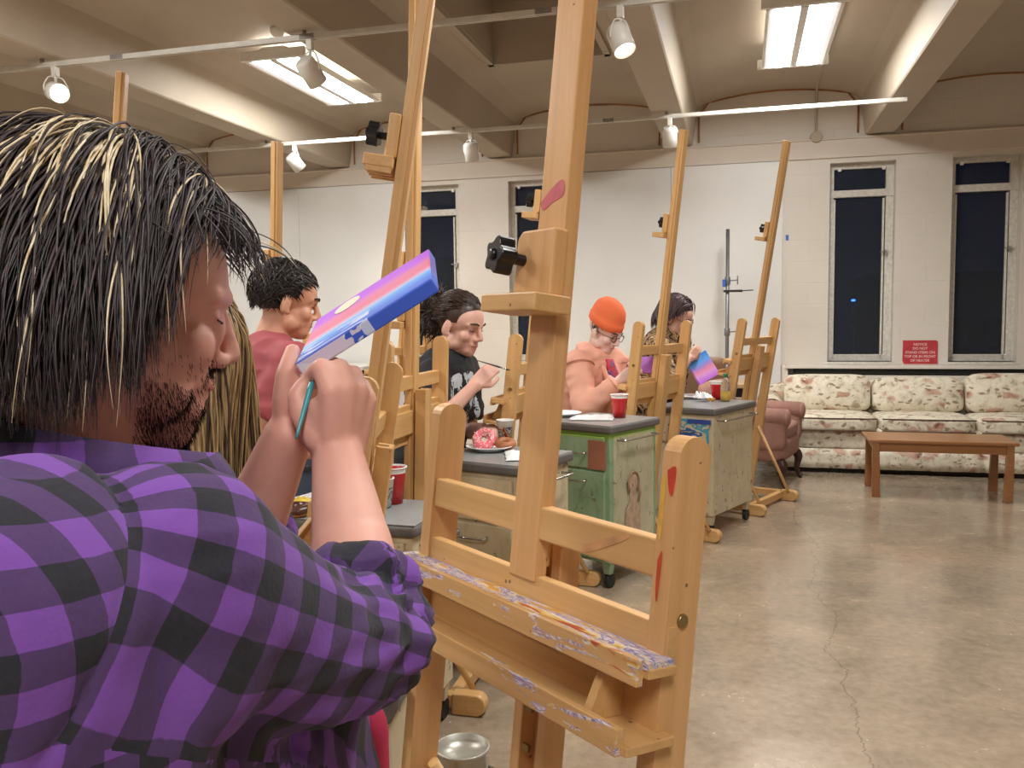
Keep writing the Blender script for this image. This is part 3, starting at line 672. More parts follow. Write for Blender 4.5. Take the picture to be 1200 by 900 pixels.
E3 = place_easel((513, 3.34), (455, 2.85), 2, 1.25, 2.45, 1.36, 'wooden easel standing between the edge-on easel and the dark-haired woman')
E4 = place_easel((499, 5.7), (450, 5.25), 7, 1.27, 2.0, 1.7, 'distant wooden easel glimpsed behind the white chair left of the dark-haired woman')
E5 = place_easel((645, 4.12), (608, 3.64), 6.5, 1.25, 2.15, 1.84, 'wooden easel mostly hidden behind the foreground mast, beside the green cart', tray_dz=.27)
E6 = place_easel((805, 4.97), (750, 4.52), 7.0, 1.29, 2.33, 1.83, 'wooden easel between the orange beanie and the wearer of the patterned shirt', tray_dz=.34)
E7 = place_easel((912, 6.05), (868, 5.55), 9, 1.295, 2.48, 1.90, 'rightmost wooden easel, standing beside the beige cart near the armchair', tray_dz=.27)
E8 = place_easel((352, 4.5), (294, 4.1), 3, 1.25, 2.2, 1.62, 'wooden easel behind the man in the red t-shirt by the left wall')
E9 = place_easel((150, 3.75), (100, 3.25), 6, 1.25, 2.33, 1.7, 'wooden easel at far left whose mast rises behind the blond-streaked hair')
# ------------------------------------------------------------------ taboret carts
def cart_paint(name, base, alt, dirt, stripe=None, amount=.5):
    t = NT(name); c = t.coord(); n = t.noise(c, 3, 5, .65); n2 = t.noise(t.coord('Object', (6, 6, 3)), 3, 4, .7, 1); n3 = t.noise(c, 22, 4, .7)
    col = t.ramp(n.outputs[0], [(.35, base), (.65, alt)])
    col = t.mix(t.math('MULTIPLY', t.ramp(n2.outputs[0], [(.54, (0, 0, 0, 1)), (.64, (1, 1, 1, 1))]), amount), col, dirt)
    col = t.mix(t.ramp(n3.outputs[0], [(.62, (0, 0, 0, 1)), (.66, (.8, .8, .8, 1))]), col, '6A5648')
    if stripe:
        z = t.n('ShaderNodeSeparateXYZ', {0: c}); col = t.mix(t.math('MULTIPLY', t.math('GREATER_THAN', z.outputs[2], t.math('ADD', .725, t.math('MULTIPLY', n3.outputs[0], .02))), .9), col, stripe)
    t.out(col, .5); return t.m
C_beige = cart_paint('beige_cart_paint', 'BFB08F', 'D1C4A4', 'A2906F', None, .28)
C_green = cart_paint('green_cart_paint', '7C9B78', '96AE8C', '5E7F5C', '8DB24A', .45)
C_cream = cart_paint('cream_cart_paint', 'AEAA8C', 'C2BCA0', '858C68', '9DB060', .4)
M_edge = plain('grey_rubber_edge', '63605E', .6, .15, 9); M_ctop = plain('grey_laminate_top', '8F9291', .3, .12, 5); M_chr = plain('chrome_rod', 'B9B6AE', .2, .05, 5, .9)
M_rub = plain('black_rubber_wheel', '1C1C1E', .5)
def mural(name, cols, scale=9):
    t = NT(name); c = t.coord(); n = t.noise(c, scale, 3, .5, .8)
    k = len(cols); t.out(t.ramp(n.outputs[0], [(.32+.36*i/(k-1), cc) for i, cc in enumerate(cols)], 'CONSTANT'), .5); return t.m
M_mur1 = mural('painted_drawer_blue', ['C9BC9E', '3E63A8', 'C9BC9E', '4C9BB0', 'C9BC9E', 'A06A50']); M_mur2 = plain('brown_paint_patch', '9A6650', .5)
def make_cart(loc, rz, w, d, h, label, body, side=None, legs=False, round_=.012):
    """origin: floor under the corner nearest the viewer (front right); front faces local -Y, depth runs +Y, width runs -X"""
    r = empty('taboret_cart', loc, rz, label, 'cart'); zb = .13; cx_, cy_ = -w/2, d/2; ov = .018
    bm = bmesh.new(); box(bm, (cx_, cy_, (h-.04+zb)/2), (w-2*ov, d-2*ov, h-.04-zb)); b = mesh_obj('body', bm, body, r, bevel=.004)
    if side:
        bm = bmesh.new(); box(bm, (-ov+.002, cy_, (h-.04+zb)/2), (.005, d-2*ov-.06, h-.07-zb))
        for k in range(4): box(bm, (-ov+.006, cy_-(d-.12)/2+(d-.12)*k/3, (h-.04+zb)/2), (.004, .012, h-.10-zb))
        mesh_obj('side_panel', bm, side, r, bevel=.001)
    bm = bmesh.new(); box(bm, (cx_, cy_, h-.02), (w, d, .038)); tp = mesh_obj('top_edge', bm, M_edge, r, bevel=round_, seg=4)
    bm = bmesh.new(); box(bm, (cx_, cy_, h-.001), (w-.012, d-.012, .003)); mesh_obj('top', bm, M_ctop, r, bevel=.001)
    bm = bmesh.new(); y0, y1 = .07, d-.07; x = .028; zz = h-.075
    tube(bm, smooth_path([(-ov, y0, zz), (x, y0, zz), (x+.004, y0+.03, zz), (x+.004, y1-.03, zz), (x, y1, zz), (-ov, y1, zz)], 3), .005, 8); mesh_obj('towel_bar', bm, M_chr, r)
    zs = [h-.05, h-.05-.17, zb+.01]
    for k in range(2):
        z1, z0 = zs[k], zs[k+1]; bm = bmesh.new(); box(bm, (cx_, ov-.006, (z0+z1)/2), (w-2*ov-.05, .014, z1-z0-.012)); dr = mesh_obj('drawer' if k == 0 else 'cabinet_door', bm, body, r, bevel=.004)
        bm = bmesh.new(); zz = (z0+z1)/2 if k == 0 else z1-.05
        tube(bm, smooth_path([(cx_-.06, .008, zz), (cx_-.06, -.02, zz-.005), (cx_+.06, -.02, zz-.005), (cx_+.06, .008, zz)], 3), .005, 6); mesh_obj('handle', bm, M_chr, dr)
    for sx in (-w+.05, -.05):
        for sy in (.05, d-.05):
            bm = bmesh.new(); vs_ = box(bm, (sx, sy, .115), (.06, .05, .09))
            for v in vs_:
                if v.co.z < .1: v.co.x = sx+(v.co.x-sx)*.6; v.co.y = sy+(v.co.y-sy)*.6
            lg = mesh_obj('leg', bm, body, r, bevel=.003)
            bm = bmesh.new(); cyl(bm, (sx-.012, sy+.01, .035), (sx+.012, sy+.01, .035), .035, n=20); cyl(bm, (sx, sy, .05), (sx, sy, .09), .008, n=8); box(bm, (sx, sy+.004, .06), (.034, .03, .012)); mesh_obj('caster', bm, M_rub, lg, bevel=.003)
    return r
cW = make_cart((G(838, 480, .77).x, G(838, 480, .77).y, 0), math.radians(67-90), .42, .62, .77, 'beige scuffed metal cart with a red cup and yellow drink on its grey top', C_beige)
bm = bmesh.new(); box(bm, (-.16, .0025, .635), (.24, .004, .14)); mesh_obj('painted_panel', bm, M_mur1, cW)
bm = bmesh.new(); box(bm, (-.10, -.001, .692), (.15, .004, .026)); mesh_obj('blue_patch', bm, plain('blue_paint_patch', '2E4E9A', .5), cW)
cG = make_cart((-.591, 3.979, 0), math.radians(65-90), .42, .46, .80, 'green-painted metal cart with a lime stripe under its grey top', C_green, C_cream)
bm = bmesh.new(); box(bm, (-.085, .006, .655), (.10, .006, .14)); mesh_obj('brown_patch', bm, M_mur2, cG)
# the small painted figure on the green cart's end
bm = bmesh.new(); xf = -.004
ball(bm, (xf, .20, .50), (.004, .045, .055)); prism(bm, [(.175, .46), (.225, .46), (.23, .40), (.265, .37), (.275, .18), (.13, .18), (.14, .37), (.17, .40)], xf-.003, xf+.002, 'x')
mesh_obj('painted_figure', bm, plain('faded_pink_paint', 'B49A80', .6, .2, 30), cG)
bm = bmesh.new(); tube(bm, [(0, .158+.0*k, .5+.0) if False else (0.001, .20+.047*math.cos(a), .50+.057*math.sin(a)) for k, a in enumerate([i*PI/10 for i in range(-2, 13)])], .005, 6); tube(bm, [(.001, .185, .50), (.001, .192, .485)], .003, 5); tube(bm, [(.001, .25, .48), (.001, .262, .44), (.001, .24, .40)], .006, 5)
mesh_obj('painted_hair', bm, plain('faded_brown_paint', '98785F', .6), cG)
cQ = make_cart((G(610, 547, .8).x, G(610, 547, .8).y, 0), math.radians(73-90), .42, .40, .80, 'beige metal cart with the donut plate, behind the foreground easel', C_beige)
bm = bmesh.new(); box(bm, (-.33, .004, .735), (.02, .004, .07)); mesh_obj('red_drip', bm, plain('red_paint_drip', '8C4048', .5, .3, 40), cQ)
P0 = G(487, 617, .72)
cP = make_cart((P0.x, P0.y, 0), math.radians(-2), .46, .34, .72, 'low cart with rounded grey top holding a red cup and printed paper cup', C_beige, round_=.016)
# low white-edged box and a paint tin under the foreground easel, behind the elbow
hb = .67; lb = empty('side_table', XY(391, 1.58), math.radians(8), 'small white-topped side table with grey rim behind the foreground elbow', 'side table')
bm = bmesh.new(); box(bm, (0, 0, hb-.16), (.21, .21, .20)); mesh_obj('body', bm, C_beige, lb, bevel=.004)
for sx in (-1, 1):
    for sy in (-1, 1): bm = bmesh.new(); box(bm, (sx*.085, sy*.085, (hb-.26)/2), (.03, .03, hb-.26)); mesh_obj('leg', bm, C_beige, lb, bevel=.003)
bm = bmesh.new(); box(bm, (0, 0, hb-.035), (.25, .25, .06)); mesh_obj('rim', bm, M_edge, lb, bevel=.01); bm = bmesh.new(); box(bm, (0, 0, hb), (.235, .235, .012)); mesh_obj('tabletop', bm, plain('white_lid', 'D8D6D0', .4), lb, bevel=.003)
q = G(512, 935, 0); tin = empty('paint_tin', XY(533, 2.12), label='pale metal tin with a wire handle on the floor behind the foreground easel', cat='tin')
bm = bmesh.new(); lathe(bm, [(0, .0), (.068, 0), (.070, .01), (.068, .015), (.068, .205), (.071, .21), (.071, .218), (.065, .218), (.065, .20), (0, .20)], 32); mesh_obj('can', bm, plain('dented_tin', 'B5B2A6', .35, .12, 8, .5), tin)
bm = bmesh.new(); tube(bm, smooth_path([(.070, 0, .17), (.11, -.01, .16), (.13, -.02, .11), (.11, -.03, .06), (.05, -.06, .05)], 5), .004, 8); mesh_obj('wire_handle', bm, M_chr, tin)
# ------------------------------------------------------------------ things on the carts
M_red = plain('red_cup_plastic', 'D01E22', .25, .05); M_wht = plain('cup_white', 'EFEDEA', .35, .02); M_plate = plain('paper_plate_white', 'E9E9EC', .45, .03)
def red_cup(loc, label):
    r = empty('party_cup', loc, label=label, cat='cup', group=None)
    bm = bmesh.new(); lathe(bm, [(0, .006), (.029, .004), (.031, 0), (.033, .03), (.0345, .031), (.0375, .07), (.039, .072), (.043, .112), (.0455, .116)], 32)
    lathe(bm, [(.044, .115), (.036, .06), (.031, .01), (0, .008)], 32, mat=1); mesh_obj('body', bm, [M_red, M_wht], r)
    bm = bmesh.new(); lathe(bm, [(.044, .115), (.0475, .115), (.0475, .1195), (.044, .1195), (.044, .115)], 32); mesh_obj('rim', bm, M_wht, r)
    return r
cup0 = red_cup(G(726, 489, .802), 'red plastic party cup on the green cart')
c2 = copy_tree(cup0); c2.location = G(840, 468, .772); c2['label'] = 'red plastic party cup on the beige cart next to the yellow drink'
c3 = copy_tree(cup0); c3.location = G(461, 589, .722); c3['label'] = 'red plastic party cup on the low cart beside the edge-on easel'
for o in (cup0, c2, c3): o['group'] = 'red party cups'
def flower_cup(loc, label, cols):
    t = NT('printed_paper_cup'); c = t.coord('Object', (1, 1, 1)); vo = t.n('ShaderNodeTexVoronoi', {'Vector': c, 'Scale': 36}); hue = t.noise(c, 18, 1)
    z = t.n('ShaderNodeSeparateXYZ', {0: c}); band = t.math('LESS_THAN', z.outputs[2], .066)
    nn = t.noise(t.coord('Object', (38, 38, 30)), 1, 1, .4, .3); cc_ = [x[1] for x in cols]; w_ = 'EFEDE4'
    t.out(t.mix(band, w_, t.ramp(nn.outputs[0], [(0, w_), (.40, cc_[0]), (.46, w_), (.49, cc_[1]), (.53, w_), (.56, cc_[2]), (.60, cc_[-1]), (.66, w_)], 'CONSTANT')), .4)
    r = empty('paper_cup', loc, label=label, cat='cup', group=None)
    bm = bmesh.new(); lathe(bm, [(0, .004), (.024, .003), (.026, 0), (.036, .09), (.038, .092), (.036, .094), (.034, .09), (.024, .01), (0, .008)], 28); mesh_obj('body', bm, t.m, r)
    bm = bmesh.new(); lathe(bm, [(.0345, .090), (.038, .090), (.038, .0945), (.0345, .0945), (.0345, .09)], 28); mesh_obj('rim', bm, M_wht, r); return r
flower_cup(G(592, 518, .802), 'paper cup with a purple, green and orange print beside the donut plate', [(0, '6A4FA0'), (.42, '8FAE3A'), (.52, 'E08A2E'), (.6, 'C23B3B')])
flower_cup(G(449, 594, .722), 'small printed paper cup in front of the red cup on the low cart', [(0, '4A4F68'), (.5, '2C3048'), (.6, 'E6E4DA')])
def plate(loc, rad, label):
    bm = bmesh.new(); lathe(bm, [(0, .004), (rad*.68, .004), (rad*.78, .012), (rad*.97, .018), (rad, .0175), (rad, .0155), (rad*.8, .009), (rad*.7, 0), (0, 0)], 40)
    o = mesh_obj('paper_plate', bm, M_plate, loc=loc); return props(o, label, 'plate')
pl = G(574, 527, .803); plate(pl, .095, 'white plate with the pink and the brown donut, beside the printed cup')
def donut(loc, rot, R, r, ice, dough, label, nuts=None):
    root = empty('donut', loc, label=label, cat='donut'); root.rotation_euler = rot
    def tor(bm, R, r, a0, a1, bumps, mat=0, close=False):
        n, k = 40, 16; rings = []
        for i in range(n):
            u = 2*PI*i/n; ring = []
            for j in range(k if close else k+1):
                v = a0+(a1-a0)*j/k; rr = r*(1+bumps*noise.noise(V((math.cos(u)*2, math.sin(u)*2, v))))
                ring.append(bm.verts.new(((R+rr*math.cos(v))*math.cos(u), (R+rr*math.cos(v))*math.sin(u), rr*math.sin(v))))
            rings.append(ring)
        for i in range(n):
            A, B = rings[i], rings[(i+1) % n]; m_ = len(A)
            for j in range(m_ if close else m_-1): f = bm.faces.new((A[j], B[j], B[(j+1) % m_], A[(j+1) % m_])); f.smooth = True
    bm = bmesh.new(); tor(bm, R, r, 0, 2*PI, .08, close=True); b = mesh_obj('dough', bm, dough, root)
    bm = bmesh.new(); tor(bm, R, r*1.09, -.25, PI+.35, .12); mesh_obj('icing', bm, ice, root)
    if nuts:
        bm = bmesh.new(); rnd = random.Random(3)
        for k in range(90):
            u = rnd.uniform(0, 2*PI); v = rnd.uniform(.2, PI-.1); p = V(((R+r*1.13*math.cos(v))*math.cos(u), (R+r*1.13*math.cos(v))*math.sin(u), r*1.13*math.sin(v))); d = V((rnd.uniform(-1, 1), rnd.uniform(-1, 1), rnd.uniform(-.4, .4))).normalized()*.004
            cyl(bm, p-d, p+d, .0014, n=5)
        s_ = mesh_obj('sprinkles', bm, nuts, root); s_['kind'] = 'stuff'
    return root
M_dough = plain('donut_dough', 'B9793F', .7, .12, 30, bump=.2)
M_icing = plain('pink_icing', 'DE7079', .3, .08, 20); M_sprk = plain('white_sprinkles', 'F3DDD8', .4)
M_choc = plain('brown_glaze', 'A46A44', .45, .2, 40, bump=.4)
donut(tuple(pl+V((-.022, 0, .040))), (math.radians(52), 0, math.radians(10)), .030, .0165, M_icing, M_dough, 'pink iced donut with sprinkles leaning on the plate beside the brown donut', M_sprk)
donut(tuple(pl+V((.060, .01, .024))), (math.radians(12), math.radians(6), 0), .026, .0155, M_choc, M_dough, 'brown donut lying on the plate beside the pink one')
# crumpled paper towels and palettes
def crumple(name, loc, w, d, h, label, cat, mat, seed=0, rz=0, amp=1):
    bm = bmesh.new(); n = 26; g_ = []
    for i in range(n):
        row = []
        for j in range(n):
            x, y = (i/(n-1)-.5), (j/(n-1)-.5); z = noise.noise(V((x*4.5+seed, y*4.5, seed)))*.5+abs(noise.noise(V((x*11, y*11+seed, 3))))*.4
            e = min(1, 6*min(.5-abs(x), .5-abs(y))+.15)
            row.append(bm.verts.new((x*w*(1+.12*noise.noise(V((y*5, seed, 1)))), y*d*(1+.12*noise.noise(V((x*5, seed, 2)))), max(.002, (.35+z*amp)*h*e))))
        g_.append(row)
    for i in range(n-1):
        for j in range(n-1): f = bm.faces.new((g_[i][j], g_[i+1][j], g_[i+1][j+1], g_[i][j+1])); f.smooth = True
    o = mesh_obj(name, bm, mat, loc=loc, rot=(0, 0, rz)); s = o.modifiers.new('s', 'SOLIDIFY'); s.thickness = .0012
    return props(o, label, cat)
def smeared(name, base, cols, thr=.58, scale=7):
    t = NT(name); c = t.coord(); n = t.noise(c, scale, 4, .6, .8); hue = t.noise(c, scale*.6, 2)
    k = len(cols); f = t.ramp(n.outputs[0], [(thr, (0, 0, 0, 1)), (thr+.06, (.85,)*3+(1,))])
    t.out(t.mix(f, base, t.ramp(hue.outputs[0], [(.35+.3*i/(k-1), cc) for i, cc in enumerate(cols)])), .6); return t.m
M_towel = smeared('smeared_paper_towel', 'DDE3E6', ['C9A9C9', 'A9C3E3', 'E3B3AC'], .6); M_nap = plain('white_napkin', 'ECECEC', .7, .04)
crumple('paper_towel', G(620, 534, .803), .18, .22, .022, 'crumpled white paper towel beside the donut plate', 'paper towel', M_towel, 1, .3)
crumple('paper_towel', G(694, 490, .803), .22, .19, .020, 'paint-smeared paper towel on the green cart left of the red cup', 'paper towel', M_towel, 4, .1)
plate(G(664, 488, .803)+V((-.04, .04, .0)), .11, 'white plate on the green cart behind the smeared paper towel')
pw = G(812, 466, .773); plate(pw, .12, 'white plate with a napkin and crumbs at the left of the beige cart')
crumple('napkin', tuple(G(824, 467, .79)), .10, .09, .055, 'crumpled white napkin on the plate in front of the red cup', 'napkin', M_nap, 9, .5, 1.2)
bm = bmesh.new(); rnd = random.Random(5)
for k in range(14): ball(bm, (rnd.uniform(-.02, .02), rnd.uniform(-.015, .015), rnd.uniform(.006, .014)), rnd.uniform(.006, .010), sub=1)
props(mesh_obj('pastry_crumbs', bm, plain('pastry_golden', 'B8863E', .7), loc=tuple(G(834, 470, .79))), 'small golden pastry pieces on the plate edge before the red cup', 'pastry')
# bottle with yellow drink
bt = empty('drink_bottle', G(850, 470, .772), label='small clear bottle of yellow drink with a green cap on the beige cart', cat='bottle')
tgl = NT('clear_bottle'); tgl.out('F2F6F0', .06); tgl.b.inputs['Transmission Weight'].default_value = .9; tgl.b.inputs['IOR'].default_value = 1.2
bm = bmesh.new(); lathe(bm, [(0, .002), (.027, 0), (.030, .008), (.030, .095), (.026, .115), (.014, .14), (.013, .155), (0, .155)], 28); mesh_obj('glass', bm, tgl.m, bt)
bm = bmesh.new(); lathe(bm, [(0, .004), (.0265, .004), (.0285, .01), (.0285, .062), (0, .062)], 28); mesh_obj('drink', bm, plain('yellow_liquid', 'E2B21A', .2), bt)
bm = bmesh.new(); lathe(bm, [(0, .175), (.014, .175), (.016, .17), (.016, .152), (0, .152)], 20); mesh_obj('cap', bm, plain('green_cap', '2E7A4E', .4), bt)
# plate with food near the foreground forearm
pp = G(356, 590, .724); plate(pp, .10, 'white plate with yellow food on the low cart behind the forearm')
crumple('scrambled_egg', tuple(pp+V((0, 0, .006))), .08, .07, .022, 'yellow food on the white plate behind the forearm', 'food', plain('yellow_food', 'DFC24A', .6), 3)
donut(tuple(G(349, 604, .722)+V((.0, -.0, .018))), (.1, 0, 0), .027, .016, plain('dark_chocolate_glaze', '4A2A1E', .3), M_dough, 'chocolate iced donut at the edge of the low cart behind the forearm')
# small dark bottle and papers on the far left table
q = XY(423, 8.9, .86); q = V((-4.28, 7.95, .86))
r = empty('ink_bottle', q, label='small white and black bottle on the long table behind the canvas', cat='bottle')
bm = bmesh.new(); lathe(bm, [(0, 0), (.05, 0), (.055, .02), (.055, .12), (.05, .15), (.03, .17), (.025, .2), (0, .2)], 24); mesh_obj('body', bm, plain('bottle_white', 'DDDAD4', .4), r)
bm = bmesh.new(); lathe(bm, [(.056, .03), (.0565, .1), (.056, .03)], 24); lathe(bm, [(0, .26), (.02, .26), (.024, .2), (0, .2)], 20); mesh_obj('black_label', bm, M_blk, r)
for k, (dx, w_) in enumerate([(-.95, .34), (-.55, .28)]):
    bm = bmesh.new()
    for j in range(4): box(bm, (.004*j, -.003*j, .004+j*.007), (w_, .26, .006), Matrix.Rotation(.05*j, 3, 'Z'))
    props(mesh_obj('paper_stack', bm, M_plate, loc=(-4.45+dx, 7.85, .86)), ['loose stack of white paper on the long table, left of the other stack', 'loose stack of white paper on the long table, nearer the small bottle'][k], 'paper')
# ------------------------------------------------------------------ chairs
def chair(loc, rz, label, seat_h, shell, legm, back_top=.40, grp=None):
    r = empty('chair', loc, rz, label, 'chair', grp)     # sitter faces local +Y
    bm = bmesh.new(); cushion(bm, (0, .02, seat_h-.02), (.42, .42, .035), -.3); mesh_obj('seat', bm, shell, r)
    bm = bmesh.new(); g_ = []
    for i in range(13):
        x = -.21+.42*i/12; row = []
        for j in range(7):
            z = seat_h+.14+(back_top-.14)*j/6; e = .02*(1-(j/6)**3)
            row.append(bm.verts.new((x*(1-.12*(j/6)**3), -.20-.06*j/6+.05*(x/.21)**2, z-(.03*(abs(x)/.21)**4 if j == 6 else 0))))
        g_.append(row)
    for a, b in zip(g_, g_[1:]):
        for j in range(6): f = bm.faces.new((a[j], b[j], b[j+1], a[j+1])); f.smooth = True
    o = mesh_obj('backrest', bm, shell, r); s = o.modifiers.new('s', 'SOLIDIFY'); s.thickness = .014
    for s_ in (-1, 1):
        bm = bmesh.new(); tube(bm, smooth_path([(s_*.22, -.24, .0), (s_*.2, -.19, seat_h-.05), (s_*.19, -.205, seat_h+.05), (s_*.18, -.25, seat_h+back_top-.06)], 5), .011, 10); mesh_obj('leg', bm, legm, r)
        bm = bmesh.new(); tube(bm, smooth_path([(s_*.22, .24, .0), (s_*.2, .20, seat_h-.06), (s_*.19, .14, seat_h-.035), (s_*.19, -.15, seat_h-.035)], 5), .011, 10); mesh_obj('leg', bm, legm, r)
    return r
M_chw = plain('white_chair_plastic', 'D9D8D4', .4, .04); M_chd = plain('charcoal_chair_plastic', '2E2F34', .5, .1); M_chb = plain('brown_chair_shell', '8A6A50', .5, .1)
q = XY(822, 7.12); chair((q.x, q.y, 0), math.radians(8), 'empty brown round-backed chair behind the wearer of the patterned shirt', .48, M_chb, M_pole, .50)
q = XY(482, 4.9); chair((q.x, q.y, 0), math.radians(-110), 'empty white chair behind the wooden easels, left of the dark-haired woman', .48, M_chw, M_chw, .46)
# ------------------------------------------------------------------ people
def ray_dir(r, f, u=0): return (HR*r + HF*f + V((0, 0, u)))
def head_matrix(O, fwd, pitch=0, roll=0, s=1.0):
    R_ = frame(fwd) @ Matrix.Rotation(-math.radians(pitch), 3, 'X') @ Matrix.Rotation(math.radians(roll), 3, 'Y')
    return Matrix.Translation(O) @ R_.to_4x4() @ Matrix.Scale(s, 4)
def hb(bm, M, c, rad, rot=None, sub=3):
    vs_ = ball(bm, c, rad, rot, sub=sub); bmesh.ops.transform(bm, matrix=M, verts=vs_)
def hc(bm, M, a, b, r0, r1, n=14):
    s = M.to_scale()[0]; capsule(bm, M @ V(a), M @ V(b), r0*s, r1*s, n)
def head_segs(bm, M, jaw=1.0, nose=1.0):
    hb(bm, M, (0, -.014, .042), (.074, .094, .082)); hb(bm, M, (0, .022, .036), (.068, .070, .066))
    hb(bm, M, (0, .030, -.035), (.056*jaw, .056, .062)); hb(bm, M, (0, .052, -.074), (.036*jaw, .034, .030)); hb(bm, M, (0, .066, -.086), (.021, .018, .017))
    for s in (-1, 1):
        hb(bm, M, (s*.034, .056, -.022), (.024, .024, .026)); hb(bm, M, (s*.047*jaw, .012, -.058), (.017, .034, .026))
        hc(bm, M, (s*.014, .086, .026), (s*.046, .068, .024), .0105, .009)
        hb(bm, M, (s*.031, .070, .007), (.0135, .0115, .0085)); hb(bm, M, (s*.0105, .092, -.030), (.0085, .0105, .008))
        R_ = Matrix.Rotation(s*.28, 3, 'Z') @ Matrix.Rotation(-.16, 3, 'X')
        hb(bm, M, (s*.0765, -.008, -.006), (.0075, .018, .031), R_); hb(bm, M, (s*.074, .002, -.026), (.006, .009, .012))
    hc(bm, M, (0, .088, .018), (0, .094+.013*nose, -.022), .0080*nose, .0105*nose); hb(bm, M, (0, .094+.011*nose, -.025), (.0108*nose, .0115*nose, .0095*nose))
    hc(bm, M, (-.017, .082, -.051), (.017, .082, -.051), .0062, .0062); hc(bm, M, (0, .086, -.0495), (0, .0865, -.0495), .0075, .0075)
    hc(bm, M, (-.015, .079, -.0615), (.015, .079, -.0615), .0070, .0070); hc(bm, M, (0, .083, -.062), (0, .0835, -.062), .0075, .0075)
def face_bits(M, parent, brow, detail=1):
    me_l = plain('lip_tone', 'B5675E', .45)
    s0 = M.to_scale()[0]; dy = V((0, -.006*(1-detail)*4, 0))
    for s in (-1, 1):
        bm = bmesh.new(); pts = [M @ (V(p)+dy) for p in ((s*.014, .0975, .027), (s*.028, .0945, .0335), (s*.048, .078, .030))]; tube(bm, smooth_path(pts, 4), [x_*s0*detail for x_ in [.002]+[.0034]*6+[.0025, .0015]], 8); mesh_obj('eyebrow', bm, brow, parent)
        bm = bmesh.new(); pts = [M @ V(p) for p in ((s*.018, .0795, .004), (s*.031, .0845, .0025), (s*.044, .0765, .004))]; tube(bm, smooth_path(pts, 4), .0016*s0*detail, 6); mesh_obj('eyelashes', bm, plain('lash_dark', '241814', .6), parent)
    bm = bmesh.new(); pts = [M @ V(p) for p in ((-.019, .083, -.0565), (-.008, .0905, -.0555), (.008, .0905, -.0555), (.019, .083, -.0565))]; tube(bm, smooth_path(pts, 4), .0022*s0, 6); mesh_obj('mouth', bm, me_l, parent)
def glasses(M, parent, mat, r=.021):
    bm = bmesh.new(); s0 = M.to_scale()[0]
    for s in (-1, 1):
        pts = [M @ V((s*.033+r*math.cos(a), .101-.006*abs(math.cos(a)) if True else 0, .006+r*.88*math.sin(a))) for a in [k*PI/10 for k in range(21)]]; tube(bm, pts, .0019*s0, 6)
        tube(bm, [M @ V(p) for p in ((s*(.033+r), .096, .010), (s*.078, .06, .011), (s*.080, -.006, .010), (s*.079, -.026, -.006))], .0017*s0, 6)
    tube(bm, [M @ V(p) for p in ((-.013, .100, .009), (0, .104, .012), (.013, .100, .009))], .0018*s0, 6)
    mesh_obj('glasses', bm, mat, parent)
def ik(S, W, l1, l2, hint):
    d = W-S; L = min(d.length, (l1+l2)*.999); n = d.normalized(); a = (l1*l1-l2*l2+L*L)/(2*L); h = math.sqrt(max(0, l1*l1-a*a))
    hv = (hint-n*hint.dot(n)).normalized(); return S+n*a+hv*h, S+n*L
def hand_segs(bm, W, d, nrm, side, s=1.0, curl=.8, spread=.0, th=.5):
    """W wrist, d towards the fingers, nrm out of the back of the hand; side +1 right, -1 left. returns grip point"""
    d = V(d).normalized(); nrm = (V(nrm)-d*V(nrm).dot(d)).normalized(); x = d.cross(nrm)*side   # x towards the thumb
    for k, (off, L, fl) in enumerate([(.027, .088, .074), (.009, .092, .082), (-.009, .088, .076), (-.026, .080, .062)]):
        base = W+x*off*.75*s; mcp = W+(d*L+x*off)*s; capsule(bm, base, mcp, .0125*s, .0105*s, 10)
        a = 0; p = mcp; r = .0092*s*(1 if k < 3 else .9)
        for j, (fr, c_) in enumerate([(.45, .55), (.30, .9), (.25, .6)]):
            a += c_*curl; q = p+(d*math.cos(a)-nrm*math.sin(a)+x*spread*off*4)*fl*fr*s; capsule(bm, p, q, r, r*.92, 10); p = q; r *= .92
    b = W+(d*.022+x*.02)*s; m1 = b+(d*.030+x*.028-nrm*.012)*s; m2 = m1+(d*.030+x*(.012-.02*th)-nrm*.014)*s; m3 = m2+(d*.024-x*.008*th-nrm*.010)*s
    capsule(bm, b, m1, .015*s, .012*s, 10); capsule(bm, m1, m2, .0115*s, .0105*s, 10); capsule(bm, m2, m3, .0105*s, .009*s, 10)
    return W+(d*.085+x*.012-nrm*.035)*s
